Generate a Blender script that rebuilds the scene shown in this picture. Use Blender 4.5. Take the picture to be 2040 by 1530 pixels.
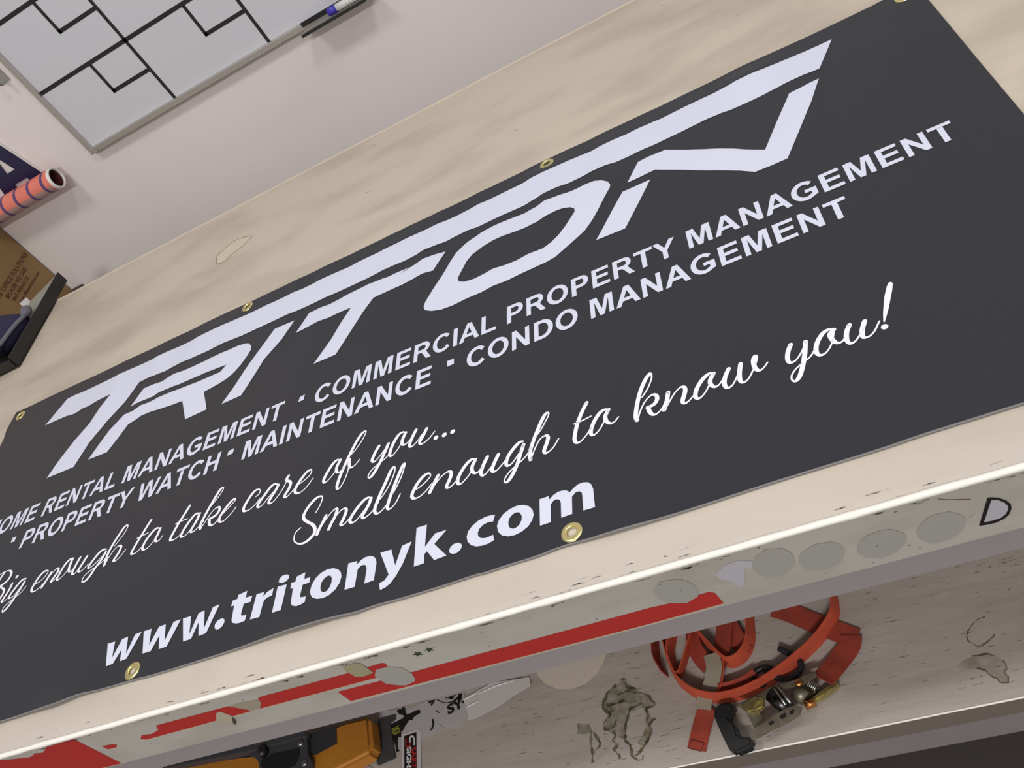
import bpy, bmesh, math, random
from mathutils import Vector, Matrix, noise
from mathutils.geometry import tessellate_polygon

for o in list(bpy.data.objects):
    bpy.data.objects.remove(o, do_unlink=True)
sc = bpy.context.scene
COL = sc.collection
R = math.radians

# ---------------------------------------------------------------- camera
cam_data = bpy.data.cameras.new('camera')
cam_data.sensor_fit = 'HORIZONTAL'
cam_data.sensor_width = 36.0
cam_data.lens = 36.0 * 1770.657 / 2040.0
cam_data.clip_start = 0.02
cam = bpy.data.objects.new('camera', cam_data)
COL.objects.link(cam)
rx = Vector((0.878992772, 0.000303490506, -0.476834996))      # right
ry = Vector((-0.335892601, -0.709388275, -0.619632500))       # down
rz = Vector((-0.338449208, 0.704817837, -0.623445227))        # forward
m = Matrix((rx, -ry, -rz)).transposed().to_4x4()
m.translation = Vector((0.0, 0.0, 1.6012))
cam.matrix_world = m
sc.camera = cam

# ---------------------------------------------------------------- light and exposure
sc.view_settings.view_transform = 'Standard'
sc.view_settings.look = 'None'
sc.view_settings.exposure = 0.0
sc.view_settings.gamma = 1.0
sc.view_settings.use_curve_mapping = False

world = bpy.data.worlds.new('shop_air')
sc.world = world
world.use_nodes = True
world.node_tree.nodes['Background'].inputs[0].default_value = (1.0, 0.97, 0.95, 1)
world.node_tree.nodes['Background'].inputs[1].default_value = 0.36


def area(name, loc, sx, sy, power, color=(1, 0.97, 0.94)):
    d = bpy.data.lights.new(name, 'AREA')
    d.shape = 'RECTANGLE'
    d.size, d.size_y = sx, sy
    d.energy = power
    d.color = color
    o = bpy.data.objects.new(name, d)
    o.location = loc
    COL.objects.link(o)
    return o


area('ceiling_tube_light', (-0.35, -2.60, 3.40), 1.20, 0.15, 118)
area('ceiling_tube_light', (-1.40, 0.30, 3.40), 0.45, 0.45, 20)
area('ceiling_tube_light', (0.35, 0.35, 3.40), 0.45, 0.45, 20)
area('ceiling_tube_light', (2.20, 1.00, 3.40), 0.45, 0.45, 14)

# ---------------------------------------------------------------- key dimensions (metres)
ZT = 0.90        # bench top
YF = 0.46847     # front of the bench
YB = 1.6881      # back edge of the bench
YW = 1.95        # wall
ZSH = 0.452      # lower shelf
ZS = ZT + 0.0015 # banner lying on the bench
BA = 0.00809749  # the banner is turned a hair on the bench
# outlines in metres
HT=[0.67,0.67,0.67,0.67,0.67,0.67,0.61,0.61,0.62,0.83,1.22,0.14,0.0,0.0,0.0,0.12,1.4,0.92,0.34,0.08,0.26,1.73,1.78,0.96,0.11,0.42,2.32,2.85,3.22,3.03,2.18,1.67,0.97,1.2,1.51,0.86,0.77,1.55,0.15,0.4,1.66,1.53,0.91,0.07,1.36,1.67,1.42,2.44,2.33,3.0,2.52,2.12,2.69,0.92,0.68,1.3,3.03,1.92,2.32,2.77,2.96,5.66,6.0,5.39,5.09,3.92,2.26,3.99,3.98,2.97,3.4,2.61,1.55,2.13,2.55,2.69,2.4,3.61,5.54,5.61,3.9,2.59,1.51,0.46,0.07,0.0,0.0,0.0,0.19,2.34,2.34,2.34]
HB=[1.98,1.98,1.98,1.98,1.98,1.98,1.98,1.98,1.98,1.98,1.98,1.98,1.98,1.98,1.98,1.98,1.93,1.21,1.21,1.29,2.03,2.89,1.81,0.69,2.2,3.2,2.38,2.31,1.85,3.1,3.69,2.54,1.48,1.49,1.56,1.29,1.5,1.84,0.24,0.01,0.26,0.87,0.1,0.0,0.0,0.06,0.83,1.93,1.49,0.65,1.5,4.17,3.07,0.99,2.08,2.62,0.64,0.89,1.3,0.76,0.33,2.91,6.0,6.0,3.67,3.96,5.5,5.22,2.06,1.85,2.39,1.46,1.7,1.86,2.56,3.23,2.3,0.2,0.0,0.06,1.28,2.53,2.52,1.02,0.45,0.38,0.38,1.76,1.77,1.77,1.77,1.77]
LIFT=[[-0.647,0.075,0.006],[-1.044,0.05,0.006],[-0.254,0.04,0.003]]
LOGO=[[[[-1.4011,1.1724],[-1.3707,1.232],[0.1461,1.2337],[0.1137,1.1735],[-1.1537,1.1724],[-1.1729,1.1311],[-1.2008,1.0983],[-1.229,1.0552],[-1.2441,1.0054],[-1.3126,1.007],[-1.2998,1.0414],[-1.2789,1.0802],[-1.2541,1.1127],[-1.2425,1.149],[-1.2276,1.1758],[-1.26,1.1748],[-1.2828,1.1704],[-1.299,1.1716],[-1.3187,1.1667],[-1.3432,1.1715],[-1.3693,1.1723]]],[[[-1.1502,1.108],[-1.1312,1.1442],[-1.1138,1.1457],[-1.0885,1.1441],[-1.0628,1.1483],[-1.0417,1.1451],[-1.0142,1.1446],[-0.9875,1.146],[-0.9588,1.1452],[-0.9326,1.1455],[-0.9126,1.1472],[-0.896,1.144],[-0.8871,1.1399],[-0.8793,1.1298],[-0.877,1.1183],[-0.8816,1.1075],[-0.8922,1.0884],[-0.9023,1.0778],[-0.9152,1.0686],[-0.9318,1.0638],[-0.9514,1.0605],[-0.9641,1.0591],[-0.9433,1.0094],[-0.9889,1.0072],[-1.0122,1.0599],[-1.0369,1.0614],[-1.0653,1.0646],[-1.0893,1.0687],[-1.1085,1.0686],[-1.118,1.0644],[-1.1368,1.0587],[-1.1473,1.0385],[-1.1648,1.0066],[-1.2101,1.0078],[-1.1964,1.0402],[-1.1841,1.0655],[-1.1603,1.0926],[-1.1367,1.0922],[-1.122,1.0985],[-1.1025,1.0978],[-1.0839,1.1004],[-1.0601,1.0987],[-1.0323,1.0972],[-1.0046,1.0957],[-0.9714,1.0937],[-0.9383,1.0934],[-0.9272,1.1067],[-0.9537,1.1076],[-0.9821,1.1107],[-1.0092,1.1107],[-1.0364,1.1105],[-1.0621,1.1125],[-1.0864,1.1148],[-1.0986,1.1101],[-1.1151,1.11],[-1.1345,1.1098]]],[[[-0.7904,1.1472],[-0.8083,1.1457],[-0.8319,1.1472],[-0.8561,1.1076],[-0.8776,1.0713],[-0.8921,1.0396],[-0.9109,1.0065],[-0.8697,1.0073],[-0.8546,1.0393],[-0.8385,1.0758],[-0.8081,1.1086]]],[[[-0.7801,1.1101],[-0.7601,1.1493],[-0.7401,1.1498],[-0.7202,1.1477],[-0.7013,1.1495],[-0.6801,1.1525],[-0.6611,1.1536],[-0.6396,1.1542],[-0.6197,1.1505],[-0.5983,1.1474],[-0.576,1.149],[-0.5575,1.1478],[-0.5766,1.1432],[-0.5654,1.144],[-0.5493,1.1471],[-0.5299,1.149],[-0.5127,1.1484],[-0.4895,1.1457],[-0.5095,1.1079],[-0.5257,1.1111],[-0.5418,1.1116],[-0.56,1.1103],[-0.5889,1.1095],[-0.6057,1.1088],[-0.6232,1.1092],[-0.64,1.0857],[-0.6545,1.0582],[-0.6703,1.0279],[-0.6816,1.0067],[-0.7244,1.0072],[-0.7096,1.0307],[-0.697,1.0518],[-0.6835,1.0828],[-0.6681,1.1116],[-0.6906,1.1125],[-0.7142,1.1114],[-0.736,1.1137],[-0.7505,1.1123],[-0.7674,1.1108]]],[[[-0.1901,1.0932],[-0.1475,1.0926],[-0.1955,1.008],[-0.2388,1.0096]]],[[[-0.1809,1.1096],[-0.1599,1.1473],[-0.1388,1.1493],[-0.1171,1.1475],[-0.0882,1.1238],[-0.0648,1.1055],[-0.0421,1.0891],[-0.0276,1.0777],[-0.0138,1.0651],[0.009,1.0459],[0.0348,1.0938],[0.0647,1.1448],[0.0852,1.1464],[0.107,1.15],[0.0865,1.1062],[0.0584,1.0573],[0.0302,1.0071],[0.0092,1.0068],[-0.0122,1.008],[-0.0299,1.0247],[-0.0511,1.0418],[-0.0731,1.0585],[-0.1034,1.0838],[-0.1376,1.1106],[-0.1585,1.1094]]],[[[-0.5223,1.0299],[-0.5196,1.0202],[-0.5075,1.0115],[-0.4906,1.0046],[-0.4702,1.0028],[-0.4462,1.005],[-0.4224,1.0045],[-0.4028,1.0077],[-0.3795,1.0058],[-0.3603,1.0075],[-0.3374,1.0083],[-0.3167,1.0089],[-0.3017,1.0117],[-0.2844,1.0225],[-0.269,1.0319],[-0.2534,1.0424],[-0.241,1.0577],[-0.2299,1.0751],[-0.2184,1.0956],[-0.2071,1.114],[-0.2058,1.1206],[-0.209,1.1301],[-0.2175,1.1392],[-0.2283,1.1454],[-0.244,1.1491],[-0.2599,1.1488],[-0.2773,1.1499],[-0.2944,1.1502],[-0.3103,1.1528],[-0.3281,1.1504],[-0.3477,1.1517],[-0.3661,1.1532],[-0.3867,1.1542],[-0.4037,1.1552],[-0.425,1.1528],[-0.4414,1.1452],[-0.4558,1.1371],[-0.4686,1.1276],[-0.479,1.1121],[-0.493,1.0859],[-0.5083,1.0604],[-0.5198,1.0394]],[[-0.4633,1.0591],[-0.461,1.0527],[-0.4516,1.0465],[-0.4353,1.0438],[-0.4171,1.0454],[-0.4031,1.0479],[-0.3832,1.0439],[-0.3636,1.0429],[-0.3441,1.0459],[-0.3209,1.0433],[-0.3072,1.0481],[-0.2932,1.0584],[-0.2809,1.0728],[-0.2703,1.0891],[-0.2654,1.0958],[-0.2654,1.1031],[-0.2715,1.1108],[-0.2815,1.1144],[-0.2948,1.1154],[-0.3106,1.1143],[-0.3276,1.1121],[-0.3443,1.1133],[-0.3646,1.115],[-0.3848,1.1175],[-0.4035,1.118],[-0.4223,1.114],[-0.4386,1.106],[-0.4485,1.094],[-0.4565,1.0775],[-0.4634,1.0634]]]]
URL=[[[[-0.9772,0.5636],[-0.9895,0.5994],[-0.9759,0.599],[-0.9708,0.5741],[-0.963,0.5989],[-0.9525,0.5996],[-0.9456,0.573],[-0.94,0.5994],[-0.9283,0.6002],[-0.9418,0.5653],[-0.9531,0.5648],[-0.9572,0.5829],[-0.9654,0.5645]]],[[[-0.9133,0.5651],[-0.9245,0.5997],[-0.9109,0.5999],[-0.9058,0.5747],[-0.8973,0.5989],[-0.8856,0.5991],[-0.8786,0.5737],[-0.8718,0.5987],[-0.8595,0.5989],[-0.8718,0.5637],[-0.8849,0.5637],[-0.8916,0.5845],[-0.8993,0.5646]]],[[[-0.8437,0.5631],[-0.8559,0.5989],[-0.8418,0.5985],[-0.836,0.571],[-0.8293,0.5992],[-0.8198,0.6003],[-0.8124,0.5729],[-0.8063,0.6011],[-0.7957,0.602],[-0.8064,0.5646],[-0.8183,0.5638],[-0.825,0.5851],[-0.8305,0.5634]]],[[[-0.7938,0.5682],[-0.7947,0.5737],[-0.7915,0.578],[-0.7857,0.5791],[-0.7806,0.5768],[-0.779,0.5721],[-0.781,0.567],[-0.7852,0.5644],[-0.7905,0.5652]]],[[[-0.7742,0.5927],[-0.7739,0.6009],[-0.7667,0.6011],[-0.766,0.6068],[-0.7526,0.6087],[-0.7521,0.5987],[-0.7418,0.5983],[-0.7421,0.5898],[-0.7532,0.5902],[-0.7537,0.5759],[-0.7518,0.573],[-0.744,0.5723],[-0.7445,0.5642],[-0.752,0.5635],[-0.7588,0.5645],[-0.765,0.5673],[-0.7675,0.5713],[-0.7693,0.5925]]],[[[-0.7362,0.5634],[-0.735,0.5984],[-0.7229,0.5978],[-0.7227,0.5908],[-0.7181,0.5962],[-0.7086,0.5993],[-0.7082,0.5888],[-0.715,0.5879],[-0.7198,0.5855],[-0.7207,0.5786],[-0.7213,0.5624]]],[[[-0.7018,0.5624],[-0.7021,0.5993],[-0.6879,0.5981],[-0.6882,0.5623]]],[[[-0.702,0.606],[-0.702,0.6104],[-0.6979,0.6136],[-0.692,0.6137],[-0.6871,0.6112],[-0.6863,0.6065],[-0.6896,0.603],[-0.6959,0.6026],[-0.7005,0.604]]],[[[-0.6802,0.5892],[-0.6809,0.5979],[-0.6743,0.5975],[-0.6741,0.6046],[-0.6612,0.6069],[-0.6608,0.5974],[-0.6516,0.5969],[-0.6516,0.5892],[-0.6614,0.5893],[-0.6621,0.5751],[-0.6607,0.5713],[-0.6528,0.5703],[-0.6522,0.5624],[-0.6576,0.5605],[-0.6642,0.5602],[-0.6706,0.5628],[-0.6737,0.5662],[-0.6747,0.5703],[-0.6763,0.5891]]],[[[-0.5952,0.5618],[-0.5958,0.5985],[-0.5827,0.5976],[-0.5823,0.5927],[-0.5775,0.5969],[-0.5719,0.5992],[-0.565,0.5988],[-0.5592,0.5963],[-0.5555,0.5919],[-0.5537,0.5854],[-0.5544,0.5623],[-0.5674,0.5618],[-0.5671,0.5821],[-0.5687,0.5869],[-0.5719,0.5889],[-0.5763,0.5889],[-0.5802,0.5853],[-0.5809,0.5615]]],[[[-0.5498,0.5983],[-0.5342,0.5977],[-0.5264,0.5734],[-0.5194,0.598],[-0.5062,0.5995],[-0.516,0.5724],[-0.5239,0.5584],[-0.5305,0.5509],[-0.5375,0.5472],[-0.5439,0.5462],[-0.5464,0.5555],[-0.5396,0.5573],[-0.5343,0.5635]]],[[[-0.5003,0.5633],[-0.501,0.6169],[-0.4867,0.6163],[-0.4873,0.5858],[-0.4744,0.5999],[-0.4591,0.5995],[-0.4746,0.5853],[-0.4573,0.5641],[-0.4734,0.5634],[-0.484,0.5786],[-0.4873,0.5756],[-0.4868,0.5635]]],[[[-0.4542,0.5697],[-0.4528,0.5738],[-0.4485,0.5765],[-0.4431,0.5765],[-0.4389,0.5737],[-0.4375,0.57],[-0.4395,0.5657],[-0.4438,0.563],[-0.4492,0.5635],[-0.4533,0.5662]]],[[[-0.3958,0.5976],[-0.3982,0.5893],[-0.4045,0.5906],[-0.4107,0.5895],[-0.4155,0.586],[-0.4176,0.5812],[-0.417,0.5764],[-0.4139,0.5727],[-0.4086,0.5707],[-0.4034,0.5708],[-0.398,0.5717],[-0.3968,0.564],[-0.4033,0.5621],[-0.4111,0.5618],[-0.4189,0.5633],[-0.426,0.5675],[-0.4306,0.5737],[-0.4319,0.5806],[-0.4302,0.5874],[-0.425,0.5931],[-0.4171,0.5974],[-0.4082,0.5994],[-0.4011,0.599]]],[[[-0.3406,0.5634],[-0.3401,0.5986],[-0.3287,0.5986],[-0.3282,0.5937],[-0.3237,0.5977],[-0.3177,0.6001],[-0.3119,0.5998],[-0.307,0.5979],[-0.3035,0.5942],[-0.2995,0.5979],[-0.2935,0.6012],[-0.2869,0.6015],[-0.2814,0.5993],[-0.278,0.5952],[-0.2763,0.5889],[-0.2759,0.5639],[-0.2893,0.5645],[-0.2893,0.5846],[-0.2898,0.589],[-0.2925,0.5914],[-0.2966,0.5916],[-0.3014,0.5874],[-0.3023,0.5651],[-0.3153,0.5647],[-0.3148,0.5841],[-0.3158,0.5886],[-0.319,0.5908],[-0.3232,0.5905],[-0.3267,0.5866],[-0.3275,0.5634]]],[[[-0.6475,0.5763],[-0.6471,0.5839],[-0.6432,0.5923],[-0.6361,0.5979],[-0.6272,0.6],[-0.6179,0.5989],[-0.6102,0.595],[-0.6051,0.5891],[-0.6031,0.5827],[-0.6041,0.5744],[-0.609,0.5664],[-0.6168,0.5612],[-0.6252,0.5595],[-0.6346,0.5614],[-0.6421,0.5655],[-0.6458,0.571]],[[-0.6326,0.5765],[-0.6322,0.5831],[-0.629,0.5879],[-0.6244,0.5903],[-0.6202,0.5892],[-0.6175,0.5852],[-0.6167,0.5783],[-0.6185,0.5722],[-0.6221,0.568],[-0.6271,0.5681],[-0.6307,0.5711]]],[[[-0.3933,0.5819],[-0.3909,0.5886],[-0.3853,0.595],[-0.3774,0.5987],[-0.3687,0.6001],[-0.3601,0.5983],[-0.353,0.5937],[-0.3489,0.5874],[-0.3478,0.5805],[-0.3497,0.5739],[-0.3548,0.5675],[-0.3625,0.5634],[-0.3709,0.5619],[-0.3793,0.563],[-0.387,0.567],[-0.3917,0.5731]],[[-0.379,0.5815],[-0.3775,0.5866],[-0.3736,0.5903],[-0.3688,0.5914],[-0.3646,0.5894],[-0.3623,0.5843],[-0.3626,0.5785],[-0.3652,0.5739],[-0.3691,0.5712],[-0.3733,0.5708],[-0.3772,0.5735],[-0.3788,0.5778]]]]
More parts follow.
